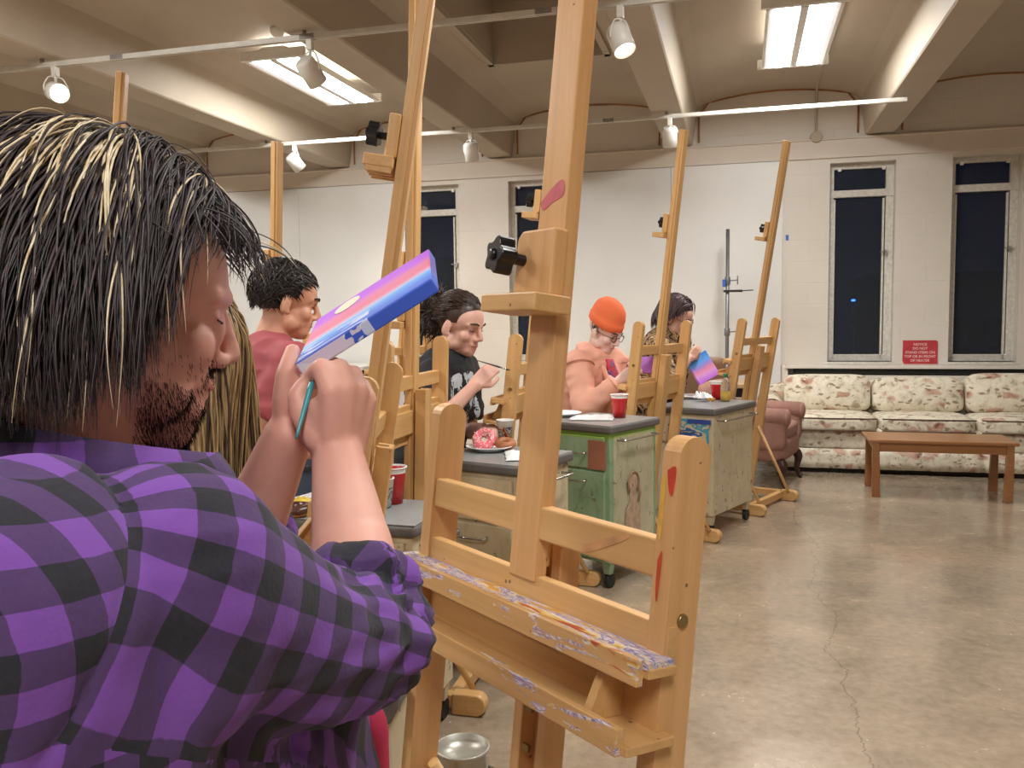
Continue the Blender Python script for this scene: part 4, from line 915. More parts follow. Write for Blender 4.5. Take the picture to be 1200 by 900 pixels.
def strands(name, M, mats, parent, n=400, L=(.2, .3), region=None, flow=None, rad=.0022, seed=1, blond=None, vol=1.0, wave=.006, E=((0, -.014, .042), (.078, .098, .088)), grav=1.0, out=0.0, taper=0.0):
    rnd = random.Random(seed); bm = bmesh.new(); Ec, Er = V(E[0]), E[1]; Mi = M.inverted().to_3x3()
    down = (Mi @ V((0, 0, -1))).normalized()
    s0 = M.to_scale()[0]; cnt = 0; tries = 0
    while cnt < n and tries < n*20:
        tries += 1
        u = V((rnd.gauss(0, 1), rnd.gauss(0, 1), rnd.gauss(0, 1))).normalized()
        if region and not region(u): continue
        cnt += 1
        lay = (1.0+rnd.random()*.16*vol); er = [e*lay+out*rnd.random() for e in Er]
        p = Ec+V((u.x*er[0], u.y*er[1], u.z*er[2])); ln = rnd.uniform(*L)*(1-taper*(1-max(0, min(1, (u.z+.4)/1.1)))); N = 13; st = ln/N; pts = [p]; ph = rnd.uniform(0, 6.28); fr = rnd.uniform(20, 45)
        f0 = flow(u, p) if flow else down
        dirv = None
        for k in range(N):
            q = p-Ec; e = V((q.x/er[0], q.y/er[1], q.z/er[2])); nrm = V((q.x/er[0]**2, q.y/er[1]**2, q.z/er[2]**2)).normalized()
            w_ = min(1, k/N*1.3); want = (flow(u, p) if flow else down)*(1-w_)+down*w_*grav+(flow(u, p) if flow else down)*w_*(1-grav)
            if e.length < 1.06: want = want-nrm*want.dot(nrm)*(1 if want.dot(nrm) < 0 else .6)
            if want.length < 1e-4: want = down.copy()
            want.normalize(); dirv = want if dirv is None else (dirv*.55+want*.45).normalized()
            side = dirv.cross(nrm)
            p = p+dirv*st+side*math.sin(ph+fr*k*st)*wave*.35
            q = p-Ec; e = V((q.x/er[0], q.y/er[1], q.z/er[2]))
            if e.length < 1: p = Ec+V((e.normalized().x*er[0], e.normalized().y*er[1], e.normalized().z*er[2]))
            pts.append(p)
        mi = blond(u, rnd) if blond else 0
        r = rad*rnd.uniform(.6, 1.3)
        tube(bm, [M @ x for x in pts], [r*s0*(.5+.5*min(1, 4*i/N))*(1 if i < N*.6 else max(.12, 1-(i-N*.6)/(N*.42))) for i in range(N+1)], 5, mat=mi, cap=False)
    return mesh_obj(name, bm, mats, parent)
def hair_mat(name, a, b, rough=.38):
    t = NT(name); c = t.coord('Object', (60, 60, 12)); n = t.noise(c, 2, 3); t.out(t.ramp(n.outputs[0], [(.3, a), (.7, b)]), rough); t.b.inputs['Specular IOR Level'].default_value = .5
    return t.m
def up_(z): return V((0, 0, z))
def person(label, O, face, pitch, body, lean, wr, wl, skinm, top, pants, hs=1.0, roll=0, sleeve=1.0, girth=1.0, seat=None, hint_r=None, hint_l=None, grips=None, palm_r=None, palm_l=None, vox=.0062, knee=.43, shw=.175, jaw=1.0, wrk=1.3, top_r=0.006, drop=.165, legs=None):
    """seated person; returns dict with root, head matrix and joints (world space, root at the floor under the hips)"""
    B = V(body).normalized(); Rt = B.cross(V((0, 0, 1))); J = {}
    M = head_matrix(O, face, pitch, roll, hs)
    Fh = (M.to_3x3() @ V((0, 1, 0))).normalized(); Uh = (M.to_3x3() @ V((0, 0, 1))).normalized()
    neck = O-Uh*.055-Fh*.012; NB = O-up_(drop)-B*.062-Fh*.01
    pel = NB-up_(.46)-B*lean; waist = pel.lerp(NB, .42)-B*.01; chest = pel.lerp(NB, .75)
    sr = NB+Rt*shw-up_(.045)+B*.015; sl = NB-Rt*shw-up_(.045)+B*.015
    er, wr = ik(sr, wr, .285, .25, hint_r or (V((0, 0, -1))+Rt*.3-B*.2)); el, wl = ik(sl, wl, .285, .25, hint_l or (V((0, 0, -1))-Rt*.3-B*.2))
    sz = pel.z-.10
    Lg = V(legs).normalized() if legs is not None else B; Lr = Lg.cross(V((0, 0, 1))); hr, hl = pel+Lr*.09-up_(.02), pel-Lr*.09-up_(.02); kr, kl = hr+Lg*knee+Lr*.04, hl+Lg*knee-Lr*.04
    ar = V((kr.x, kr.y, .085))-Lg*.06; al = V((kl.x, kl.y, .085))-Lg*.02
    root = empty('person', (pel.x, pel.y, 0), label=label, cat='person'); g = girth
    bm = bmesh.new(); head_segs(bm, M, jaw)
    capsule(bm, NB+up_(.0), neck, .057*hs, .052*hs); capsule(bm, O-Uh*.02-Fh*.02, neck-up_(.02), .05*hs, .052*hs)
    def torso(bm, e):
        capsule(bm, pel, waist, .155*g+e, .142*g+e, 24, .74, Rt); capsule(bm, waist, chest, .142*g+e, .158*g+e, 24, .72, Rt); capsule(bm, chest, NB-up_(.035), .158*g+e, .085+e, 24, .72, Rt)
        for s_, sh in ((1, sr), (-1, sl)): capsule(bm, NB+Rt*s_*.03-up_(.035), sh, .056+e, .056+e); 
    torso(bm, -.008)
    for S, E_, W_ in ((sr, er, wr), (sl, el, wl)): capsule(bm, S, E_, .050*g, .038); capsule(bm, E_, W_, .040, .026)
    for sd, E_, W_, pn in ((1, er, wr, palm_r), (-1, el, wl, palm_l)):
        d = (W_-E_).normalized(); hand_segs(bm, W_, d, pn if pn is not None else V((0, 0, 1)), sd, .97)
    for h, k, a in ((hr, kr, ar), (hl, kl, al)): capsule(bm, h, k, .08, .055); capsule(bm, k, a, .052, .036); capsule(bm, a-up_(.02), a-up_(.035)+Lg*.14, .035, .028)
    Ri = Matrix.Translation(-V((pel.x, pel.y, 0)))
    bmesh.ops.transform(bm, matrix=Ri, verts=bm.verts[:])
    body_o = remesh('body', bm, skinm, root, vox, 2)
    bm = bmesh.new(); torso(bm, .014+top_r); capsule(bm, sr-up_(.03)-B*.005, sl-up_(.03)-B*.005, .075+top_r, .075+top_r)
    capsule(bm, sr-up_(.06)-Rt*.02, pel+Rt*.06, .07*g+top_r, .09*g+top_r); capsule(bm, sl-up_(.06)+Rt*.02, pel-Rt*.06, .07*g+top_r, .09*g+top_r)
    for S, E_, W_ in ((sr, er, wr), (sl, el, wl)):
        if sleeve <= .5: capsule(bm, S, S.lerp(E_, sleeve*2), .060*g+top_r, .057*g+top_r, ends=True) if False else (ball(bm, S, .060*g+top_r), cyl(bm, S, S.lerp(E_, sleeve*2), .060*g+top_r, .058*g+top_r, 24))
        else: capsule(bm, S, E_, .062*g+top_r, .052+top_r); ball(bm, E_, .050+top_r); cyl(bm, E_, E_.lerp(W_, (sleeve-.5)*2), .050+top_r, .038+top_r*.6, 24)
    bmesh.ops.transform(bm, matrix=Ri, verts=bm.verts[:])
    shirt = remesh('shirt', bm, top, root, .009, 14)
    for v, nm in zip(shirt.data.vertices, [v.normal.copy() for v in shirt.data.vertices]):
        c = v.co.copy(); d = (.35-abs(noise.noise(V((c.x*9, c.y*9, c.z*13)))))*.016+noise.noise(V((c.x*6, c.y*6, c.z*26)))*.005; v.co = c+nm*d*wrk
    bm = bmesh.new()
    for h, k, a in ((hr, kr, ar), (hl, kl, al)): capsule(bm, h, k, .094*g, .068); cyl(bm, k, a, .066, .055, 20); ball(bm, k, .066)
    capsule(bm, pel-up_(.02), pel+up_(.03), .155*g+.006, .15*g+.006, 24, .76, Rt)
    bmesh.ops.transform(bm, matrix=Ri, verts=bm.verts[:]); trou = remesh('trousers', bm, pants, root, vox*1.2, 2)
    for a in (ar, al):
        bm = bmesh.new(); capsule(bm, V((a.x, a.y, .048))-Lg*.03, V((a.x, a.y, .038))+Lg*.17, .045, .036, 16, 1, up_(1)); bmesh.ops.transform(bm, matrix=Ri, verts=bm.verts[:])
        for v in bm.verts: v.co.z = max(v.co.z, .0)
        mesh_obj('shoe', bm, plain('dark_shoe', '222226', .6), root, smooth=True)
    M2 = Ri @ M
    return dict(root=root, M=M2, Mw=M, J=dict(L=Lg, er=er, el=el, wr=wr, wl=wl, pel=pel, NB=NB, B=B, R=Rt, sr=sr, sl=sl, seat=sz, kr=kr, kl=kl), Ri=Ri)
def seat_for(p, kind, label, mat=None):
    J = p['J']; loc = V((J['pel'].x, J['pel'].y, 0))-J['L']*(.02 if kind == 'stool' else .07); rz = math.atan2(-J['L'].x, J['L'].y); h = J['pel'].z-.165
    if kind == 'stool':
        r = empty('stool', loc, rz, label, 'stool')
        bm = bmesh.new(); lathe(bm, [(0, h-.035), (.16, h-.035), (.175, h-.025), (.175, h-.006), (.165, h), (0, h)], 32); mesh_obj('seat', bm, mat or W_h, r)
        for a in range(4):
            an = PI/4+a*PI/2; bm = bmesh.new(); cyl(bm, (.12*math.cos(an), .12*math.sin(an), h-.03), (.19*math.cos(an), .19*math.sin(an), 0), .014, n=12); mesh_obj('leg', bm, M_leg, r)
        bm = bmesh.new(); rr = .165; tube(bm, [(rr*math.cos(k*PI/12), rr*math.sin(k*PI/12), h*.35) for k in range(25)], .008, 8); mesh_obj('footring', bm, M_leg, r)
        return r
    return chair(loc, rz, label, h, mat or M_chd, M_pole, .38)
S_pink = skin('ruddy_skin', 'DE9F8C', 'ECB5A3'); S_tan = skin('tan_skin', 'C99074', 'D8A286'); S_fair = skin('fair_skin', 'D3A08E', 'E0B3A1'); S_pale = skin('pale_skin', 'E0BAAC', 'EACBBF')
H_dark = hair_mat('near_black_hair', '17120F', '2C221D'); H_brown = hair_mat('dark_brown_hair', '2E211A', '4B372C'); H_sandy = hair_mat('sandy_blond_hair', '8A6C48', 'B59A6E'); H_ash = hair_mat('dark_ash_hair', '30242A', '5A4440')
# --- man in the red t-shirt
def shirtmat(name, a, b, rough=.8): return plain(name, a, rough, .1, 8, bump=.15)
T_red = shirtmat('dusty_red_jersey', 'A04A50', '')
O = P(335, 356, 2.98); fB = ray_dir(.93, .36)
pB = person('man in a dusty red t-shirt with short dark hair, half hidden by the painted canvas', O, fB, 12, ray_dir(.80, .60), .09, P(372, 530, 2.9), P(395, 505, 3.15), S_tan, T_red, plain('dark_denim', '2A3444', .8), hs=1.11, legs=ray_dir(.8, .6), knee=.36, sleeve=.36, girth=1.08, hint_r=V((0, 0, -1))-HR*.15-HF*.1, shw=.185)
def cap_region(front=.35, low=-.15, back=-.62):
    return lambda u: (u.z > low if u.y < .1 else u.z > (front+.35*(u.y))) if u.z > -.35 or u.y < -.3 else False
def short_flow(u, p): return V((u.x*.6, .55-.2*abs(u.x), -.5)).normalized() if u.z > .2 else V((u.x*.2, -.2, -1)).normalized()
def scalp(M, parent, mat, e=(.0765, .097, .087), c=(0, -.016, .044), cut=lambda q: q.y > .045 and q.z < .055 or q.z < -.035 and q.y > -.03 or (q.y > .0 and q.z < .02)):
    bm = bmesh.new(); ball(bm, c, e, sub=4)
    for v in [v for v in bm.verts if cut(v.co)]: bm.verts.remove(v)
    bmesh.ops.transform(bm, matrix=M, verts=bm.verts[:]); return mesh_obj('hair_cap', bm, mat, parent, smooth=True)
scalp(pB['M'], pB['root'], H_dark)
strands('hair', pB['M'], [H_dark], pB['root'], 1500, (.018, .036), lambda u: u.z > .1+max(0, u.y)*.45 or (u.y < -.15 and u.z > -.55) or (abs(u.x) > .75 and u.z > -.1 and u.y < .35), short_flow, .0022, 2, vol=.8, wave=.010, E=((0, -.016, .044), (.076, .096, .088)), grav=.3)
face_bits(pB['M'], pB['root'], H_dark)
# --- dark-haired woman with the brush
t = NT('black_printed_tee'); c = t.coord(); n = t.noise(c, 16, 4, .7, 1.0); g_ = t.n('ShaderNodeTexGradient', {'Vector': c}); M_teeC = t
O = P(539, 383, 3.80); fC = ray_dir(.84, -.54)
wrC = P(556, 452, 3.54)
pC = person('dark-haired woman in a black printed t-shirt holding a thin brush', O, fC, 14, ray_dir(.86, -.30), .10, wrC, P(566, 502, 3.76), S_fair, t.m, plain('navy_trousers', '1E2438', .8), sleeve=.40, girth=1.16, shw=.19, hint_r=V((0, 0, -1))*.8-HR*1.2-HF*.2, palm_r=ray_dir(.2, -.9, .4), palm_l=ray_dir(0, -.5, .8), hs=1.15, legs=ray_dir(.45, .9), knee=.40)
ce = pC['Ri'] @ (pC['J']['NB']-up_(.22)+pC['J']['B']*.10+pC['J']['R']*.05); sx = t.n('ShaderNodeVectorMath', {0: c, 1: tuple(ce)}, operation='DISTANCE')
f = t.math('MULTIPLY', t.math('GREATER_THAN', n.outputs[0], .5), t.math('LESS_THAN', sx.outputs['Value'], .19)); t.out(t.mix(f, '15171C', 'B9C0C6'), .8)
hl_ = lambda u: u.z > .25+max(0, u.y)*.30 or (u.y < .05 and u.z > -.35)
scalp(pC['M'], pC['root'], H_brown)
pony = V((0, -.125, .03))
strands('hair', pC['M'], [H_brown], pC['root'], 700, (.10, .16), lambda u: u.z > .25+max(0, u.y)*.35 or (u.y < .0 and u.z > -.3), lambda u, p: (pony-p).normalized(), .0020, 5, vol=.5, wave=.008, grav=.15)
strands('curly_bun', pC['M'], [H_brown], pC['root'], 420, (.05, .10), None, lambda u, p: V((u.x+math.sin(p.z*90), u.y-.4, u.z+math.cos(p.y*80))), .0022, 8, vol=3, wave=.03, E=(tuple(pony+V((0, -.012, -.012))), (.032, .030, .045)), grav=.4)
face_bits(pC['M'], pC['root'], H_brown)
def brush(label, a, b, col, tipcol='4A3A30', r=.004, fer=True, parent=None):
    a, b = V(a), V(b); L = (b-a).length; q = (b-a).to_track_quat('Z', 'Y'); root = empty('paintbrush', a, label=label, cat='paintbrush'); root.rotation_mode = 'QUATERNION'; root.rotation_quaternion = q
    bm = bmesh.new(); lathe(bm, [(0, 0), (r*.35, 0), (r*.5, L*.08), (r, L*.62), (r*.8, L*.74), (0, L*.74)], 12); mesh_obj('handle', bm, col, root)
    bm = bmesh.new(); lathe(bm, [(0, L*.73), (r*.85, L*.73), (r*.95, L*.88), (0, L*.88)], 12); mesh_obj('ferrule', bm, M_chr, root)
    bm = bmesh.new(); lathe(bm, [(0, L*.875), (r*.9, L*.875), (r*1.1, L*.92), (r*.5, L*.98), (0, L)], 10); mesh_obj('bristles', bm, plain('bristle_'+tipcol, tipcol, .7), root); return root
brush('thin dark paintbrush held by the dark-haired woman', P(558, 422, 3.58), P(598, 434, 3.44), plain('dark_brush_handle', '2A221E', .3))
# --- person in the orange beanie
O = P(708, 389, 5.0); fD = ray_dir(.74, -.66)
M_peach = shirtmat('peach_corduroy', 'EBAE97', '')
pD = person('person in orange beanie and peach jacket painting behind the green cart', O, fD, 26, ray_dir(.72, -.70), .13, P(740, 446, 4.75)-ray_dir(.07, 0), P(748, 440, 5.0)-ray_dir(.05, 0), S_pale, M_peach, plain('brown_trousers', '5A4032', .8), drop=.145, wrk=1.0, sleeve=.97, girth=1.05, hint_r=V((0, 0, -1))-HR*.4-HF*.3, palm_r=ray_dir(-.1, -.7, .6), palm_l=ray_dir(0, -.3, .9), top_r=.018, hs=1.09, legs=ray_dir(.1, 1), knee=.38)
t = NT('orange_knit'); c = t.coord(); wv = t.n('ShaderNodeTexWave', {'Vector': c, 'Scale': 60, 'Distortion': .4}); t.out('F27648', .85); t.bump(wv.outputs[0], .4, .003)
bm = bmesh.new(); lathe(bm, [(.086, .0), (.092, .004), (.094, .035), (.091, .042), (.089, .044), (.088, .07), (.078, .105), (.05, .135), (.02, .147), (0, .148)], 36)
lathe(bm, [(.084, .044), (.081, .0), (.086, .0)], 36)
for v in bm.verts:
    v.co.y = v.co.y*1.12-.012; v.co.z += .036-.012*(v.co.y/.1); v.co += v.normal*.0
bmesh.ops.transform(bm, matrix=pD['M'], verts=bm.verts[:]); mesh_obj('beanie', bm, t.m, pD['root'])
face_bits(pD['M'], pD['root'], H_brown); glasses(pD['M'], pD['root'], plain('black_frames', '1A1A1C', .3))
strands('hair', pD['M'], [H_brown], pD['root'], 60, (.02, .04), lambda u: abs(u.x) > .7 and -.3 < u.z < .2 and -.3 < u.y < .2, None, .0018, 4, vol=.3)
J_ = pD['J']
for sd, S_, E_, W_ in ((1, J_['sr'], J_['er'], J_['wr']), (-1, J_['sl'], J_['el'], J_['wl'])):
    ax_ = (W_-E_).normalized(); c_ = pD['Ri'] @ W_.lerp(E_, .10); a_ = ax_.orthogonal().normalized(); b_ = ax_.cross(a_)
    bm = bmesh.new(); tube(bm, [c_+a_*.050*math.cos(k*PI/10)+b_*.050*math.sin(k*PI/10) for k in range(21)], .009, 8, cap=False); mesh_obj('jacket_cuff', bm, M_peach, pD['root'])
    ax_ = (E_-S_).normalized(); c_ = pD['Ri'] @ (S_+ax_*.02); a_ = ax_.orthogonal().normalized(); b_ = ax_.cross(a_)
    bm = bmesh.new(); tube(bm, [c_+(a_*math.cos(k*PI/12)+b_*math.sin(k*PI/12))*.094 for k in range(25)], .0035, 6, cap=False); mesh_obj('jacket_seam', bm, plain('dark_peach_seam_thread', 'B97F6C', .8), pD['root'])  # armhole seam line, thread a darker peach than the jacket
# open collar showing the red tee, and the hood
NBl = pD['Ri'] @ pD['J']['NB']; Bd, Rd = pD['J']['B'], pD['J']['R']
t = NT('red_printed_tee'); c = t.coord(); n = t.noise(c, 26, 3, .6, .6); t.out(t.ramp(n.outputs[0], [(.5, 'B83A4C'), (.53, '4A4A86'), (.6, 'C9B9D0')], 'CONSTANT'), .8)
bm = bmesh.new(); pts = []
for i in range(9):
    z = -.02-.30*i/8; w_ = .030+.030*i/8; y = .068+.055*min(1, i/4); pts.append([NBl+Bd*(y+.045-.012*abs(k/3)**2)+Rd*(w_*k/3)+up_(z) for k in range(-3, 4)])
vv = [[bm.verts.new(p) for p in r] for r in pts]
for a, b in zip(vv, vv[1:]):
    for k in range(6): f = bm.faces.new((a[k], a[k+1], b[k+1], b[k])); f.smooth = True
o = mesh_obj('red_tee', bm, t.m, pD['root']); s_ = o.modifiers.new('s', 'SOLIDIFY'); s_.thickness = .02; s_.offset = 0
for sd in (-1, 1):
    bm = bmesh.new(); tube(bm, smooth_path([NBl+Rd*sd*.03-Bd*.06+up_(.035), NBl+Rd*sd*.072+up_(.02), NBl+Rd*sd*.060+Bd*.095-up_(.05), NBl+Rd*sd*.066+Bd*.165-up_(.20), NBl+Rd*sd*.085+Bd*.18-up_(.36)], 6), .016, 10, flat=.6); mesh_obj('jacket_lapel', bm, M_peach, pD['root'])
bm = bmesh.new(); ball(bm, NBl-Bd*.085-up_(.01), (.11, .08, .06), frame(Bd)); tube(bm, smooth_path([NBl+Bd*.085-up_(.06)+Rd*.05, NBl+Rd*.085+up_(.02), NBl+Rd*.05-Bd*.07+up_(.055), NBl-Rd*.05-Bd*.07+up_(.055), NBl-Rd*.085+up_(.02), NBl+Bd*.085-up_(.06)-Rd*.05], 5), .026, 10); mesh_obj('hood', bm, M_peach, pD['root'])
brush('short paintbrush in the hand of the beanie wearer', P(732, 436, 4.82), P(750, 450, 4.80), plain('dark_brush_handle', '2A221E', .3), r=.005)
# --- person in the patterned shirt with a canvas
t = NT('tan_black_pattern'); c = t.coord(); n = t.noise(c, 13, 2, .5, 2.5); t.out(t.ramp(n.outputs[0], [(.40, '2B211C'), (.44, '9B7A54'), (.53, 'C9AC80'), (.58, '6E4F36')], 'CONSTANT'), .8)
O = P(792, 373, 5.85); fE = ray_dir(.84, -.48)
pE = person('person with a dark bob and brown patterned shirt holding a sunset canvas', O, fE, 26, ray_dir(.80, -.55), .12, P(812, 409, 5.7)-ray_dir(.02, 0, .06), P(803, 446, 5.85)-ray_dir(.05, 0), S_fair, t.m, plain('black_jeans', '23242C', .8), sleeve=.55, girth=1.15, shw=.195, drop=.14, top_r=.016, hint_r=V((0, 0, -1))-HR*.1-HF*.6, palm_r=ray_dir(.3, -.9, 0), palm_l=ray_dir(.2, -.3, .9), hs=1.12, legs=ray_dir(.95, .2), knee=.36)
scalp(pE['M'], pE['root'], H_ash)
strands('hair', pE['M'], [H_ash], pE['root'], 1500, (.10, .16), lambda u: u.z > .38+max(0, u.y)*.55 or (u.y < .1 and u.z > -.25 and u.z < .9), lambda u, p: V((u.x*1.2+(.9 if u.x > 0 else -.9)*max(0, u.y), -.25-.6*max(0, u.y), -.6)), .0024, 6, vol=1.4, wave=.006)
face_bits(pE['M'], pE['root'], H_ash); glasses(pE['M'], pE['root'], plain('brown_frames', '33201A', .3))
# --- woman with long sandy hair, behind the foreground man
O = P(212, 412, 1.62); fF = ray_dir(.96, -.05)
pF = person('sandy-haired woman in a white shirt, mostly hidden behind the man in plaid', O, fF, 22, ray_dir(.75, .65), .10, P(330, 600, 1.75)-ray_dir(.1, 0), P(340, 590, 2.05)-ray_dir(.12, 0), S_fair, plain('white_cotton', 'DAD6CE', .8, .05), plain('grey_blue_trousers', '4A5666', .8), legs=ray_dir(-.35, 1), knee=.36, sleeve=.9, girth=.92, drop=.20, shw=.15, top_r=.002)
scalp(pF['M'], pF['root'], H_sandy)
strands('hair', pF['M'], [H_sandy, H_brown], pF['root'], 900, (.30, .46), lambda u: u.z > .3+max(0, u.y)*.25 or (u.y < .3 and u.z > -.4), lambda u, p: V((u.x*.3, u.y*.1, -1)), .0026, 7, blond=lambda u, r: 1 if r.random() < .2 else 0, vol=.6, wave=.008, grav=1.0)
strands('front_hair', pF['M'], [H_sandy, H_brown], pF['root'], 520, (.34, .5), lambda u: abs(u.x) > .35 and u.y > -.3 and u.z > .1, lambda u, p: V((u.x*.3, .35, -.8)), .0026, 17, blond=lambda u, r: 1 if r.random() < .25 else 0, vol=.8, wave=.012, grav=.85)
face_bits(pF['M'], pF['root'], H_sandy)
seat_for(pB, 'chair', 'white moulded chair under the man in the red t-shirt', M_chw)
seat_for(pC, 'stool', 'wooden-topped stool under the dark-haired woman')
seat_for(pD, 'stool', 'wooden-topped stool under the beanie wearer')
seat_for(pE, 'chair', 'charcoal chair under the person in the patterned shirt', M_chd)
seat_for(pF, 'stool', 'wooden-topped stool under the woman with long sandy hair')
# the sunset canvas held by the person in the patterned shirt
def stripes(name, stops, axis=1, wob=.02, scale=6):
    t = NT(name); c = t.coord(); s = t.n('ShaderNodeSeparateXYZ', {0: c}); n = t.noise(t.n('ShaderNodeMapping', {'Vector': c, 'Scale': (8, 30, 8)}).outputs[0], 2, 3)
    v = t.math('ADD', s.outputs[axis], t.math('MULTIPLY', t.math('SUBTRACT', n.outputs[0], .5), wob)); return t, c, v
def canvas(label, A, Bp, D, th, name, stops, size_v, extras=None):
    """A near-left, Bp near-right, D far-left corner of the painted face; thickness below it"""
    x = (Bp-A); w = x.length; x.normalize(); y = D-A; y = y-x*y.dot(x); h = y.length; y.normalize(); z = x.cross(y)
    root = empty('canvas', A, label=label, cat='canvas'); R_ = Matrix((x, y, z)).transposed(); root.rotation_mode = 'QUATERNION'; root.rotation_quaternion = R_.to_quaternion()
    t, c, v = stripes(name, stops); nn = t.noise(c, 30, 3); col = t.ramp(t.math('DIVIDE', v, h), stops); col = t.mix(t.math('MULTIPLY', nn.outputs[0], .06), col, 'F2E6F2'); t.out(col, .45); t.bump(t.noise(c, 160, 2).outputs[0], .1, .001)
    bm = bmesh.new(); box(bm, (w/2, h/2, -th/2), (w, h, th)); mesh_obj('stretched_canvas', bm, t.m, root, bevel=.002)
    return root, w, h, t
A_ = P(802, 424, 5.75); B_ = P(817, 453, 5.7); D_ = P(823, 408, 5.85)
# canvas faces the viewer: x runs down its left edge
r, w_, h_, _ = canvas('square sunset canvas in blue, pink and violet held by the person in the patterned shirt', A_, A_+(P(819, 452, 5.73)-A_), D_, -.018, 'sunset_small', [(0, '4F8FD8'), (.2, '5C9AE0')], 1)
t = NT('sunset_small_paint'); c = t.coord(); s = t.n('ShaderNodeSeparateXYZ', {0: c}); n = t.noise(c, 20, 2)
t.out(t.ramp(t.math('ADD', t.math('DIVIDE', s.outputs[0], w_), t.math('MULTIPLY', t.math('SUBTRACT', n.outputs[0], .5), .15)), [(.05, '3F7FCB'), (.3, '5AA0E6'), (.45, '9C86D8'), (.6, 'E08AA8'), (.72, 'D79AD6'), (.95, 'C070E0')]), .5)
r.children[0].data.materials[0] = t.m
q = P(758, 425, 5.0)
bm = bmesh.new(); box(bm, (0, 0, 0), (.14, .02, .10), frame(ray_dir(.1, -1, .5)))
props(mesh_obj('canvas', bm, plain('violet_paint', 'B06AC8', .5, .2, 9), loc=tuple(P(753, 428, 4.86)), bevel=.002), 'violet edge of a small canvas in front of the beanie wearer, seen through the easel', 'canvas')
# ------------------------------------------------------------------ the man in the plaid shirt
def K(x, y, z): return CAM+CR*x+CD*y+CF*z
OA = P(131, 364, .80); FA = ray_dir(.88, .62)
T_ = ray_dir(.76, .65).normalized(); RA = T_.cross(V((0, 0, 1)))
MA = head_matrix(OA, FA, 10, 0, 1.10)
NBA = K(-.395, .085, .765)
S0 = P(196, 655, .64); S1 = P(428, 742, .85); S2 = P(422, 678, .90); WR = P(396, 535, .965)
T0 = K(-.47, .12, .93); T1 = K(-.355, .27, 1.08); T2 = P(297, 610, 1.04); WL = P(337, 512, 1.0)
HIP = K(-.36, .60, .86); BEL = K(-.33, .42, .85)
hz = HIP.z
KR_, KL_ = HIP+RA*.13+T_*.17-up_(.22), HIP-RA*.13+T_*.17-up_(.22)
AR_, AL_ = V((KR_.x, KR_.y, .09))-T_*.08, V((KL_.x, KL_.y, .09))-T_*.08
rootA = empty('person', (HIP.x, HIP.y, 0), label='dark-haired man in a purple and black plaid shirt painting in the foreground', cat='person')
RiA = Matrix.Translation(-V((HIP.x, HIP.y, 0)))
bm = bmesh.new(); head_segs(bm, MA, 1.08, .86)
for s in (-1, 1):   # heavier lower face
    hb(bm, MA, (s*.040, .030, -.060), (.024, .034, .032))
hb(bm, MA, (0, .045, -.095), (.036, .036, .026))
for s in (-1, 1): hb(bm, MA, (s*.017, .074, -.004), (.015, .018, .026))
Uh = (MA.to_3x3() @ V((0, 0, 1))).normalized(); Fh = (MA.to_3x3() @ V((0, 1, 0))).normalized()
capsule(bm, NBA, OA-Uh*.05-Fh*.02, .065, .058)
capsule(bm, HIP, BEL, .16, .16, 24, .8, RA); capsule(bm, BEL, NBA-up_(.10), .155, .13, 24, .74, RA); capsule(bm, NBA-up_(.1), NBA-up_(.03), .13, .075, 24, .74, RA)
capsule(bm, S0, NBA-up_(.06), .062, .06); capsule(bm, T0, NBA-up_(.06), .062, .06)
capsule(bm, S0, S0.lerp(S1, .55)-up_(.036), .055, .050); capsule(bm, S0.lerp(S1, .55)-up_(.036), S1-up_(.004), .050, .045); capsule(bm, S1-up_(.004), P(412, 640, .915), .048, .044); capsule(bm, P(412, 640, .915), WR, .043, .0295)
capsule(bm, T0, T1, .06, .048); capsule(bm, T1, T2, .046, .040); capsule(bm, T2, WL, .040, .029)
# right hand: back of the hand towards the viewer, fingers folded over the brush
Z = .955
mcp = [P(388, 459, .945), P(405, 455, .955), P(418, 459, .970), P(428, 469, .988)]
for i, m_ in enumerate(mcp): capsule(bm, P(388+7*i, 532, .962+.008*i), m_, .0185, .0145)
capsule(bm, P(380, 525, .962), P(374, 478, .955), .017, .014)
fing = [[(377, 431, .955, .0118), (366, 440, .972, .0105), (361, 452, .980, .0092)], [(398, 431, .968, .0118), (386, 438, .990, .0105), (376, 448, .992, .0092)],
        [(414, 438, .985, .0112), (402, 446, 1.005, .010), (392, 456, 1.0, .009)], [(424, 452, 1.0, .0105), (414, 460, 1.015, .0092), (404, 466, 1.012, .0085)]]
for m_, fg in zip(mcp, fing):
    p, r0 = m_, .0135
    for (x, y, z, r) in fg: q = P(x, y, z); capsule(bm, p, q, r0, r); p, r0 = q, r
th = [(372, 515, .958, .0165), (354, 487, .962, .0135), (348, 464, .966, .0115), (357, 450, .972, .0098)]
for a, b in zip(th, th[1:]): capsule(bm, P(*a[:3]), P(*b[:3]), a[3], b[3])
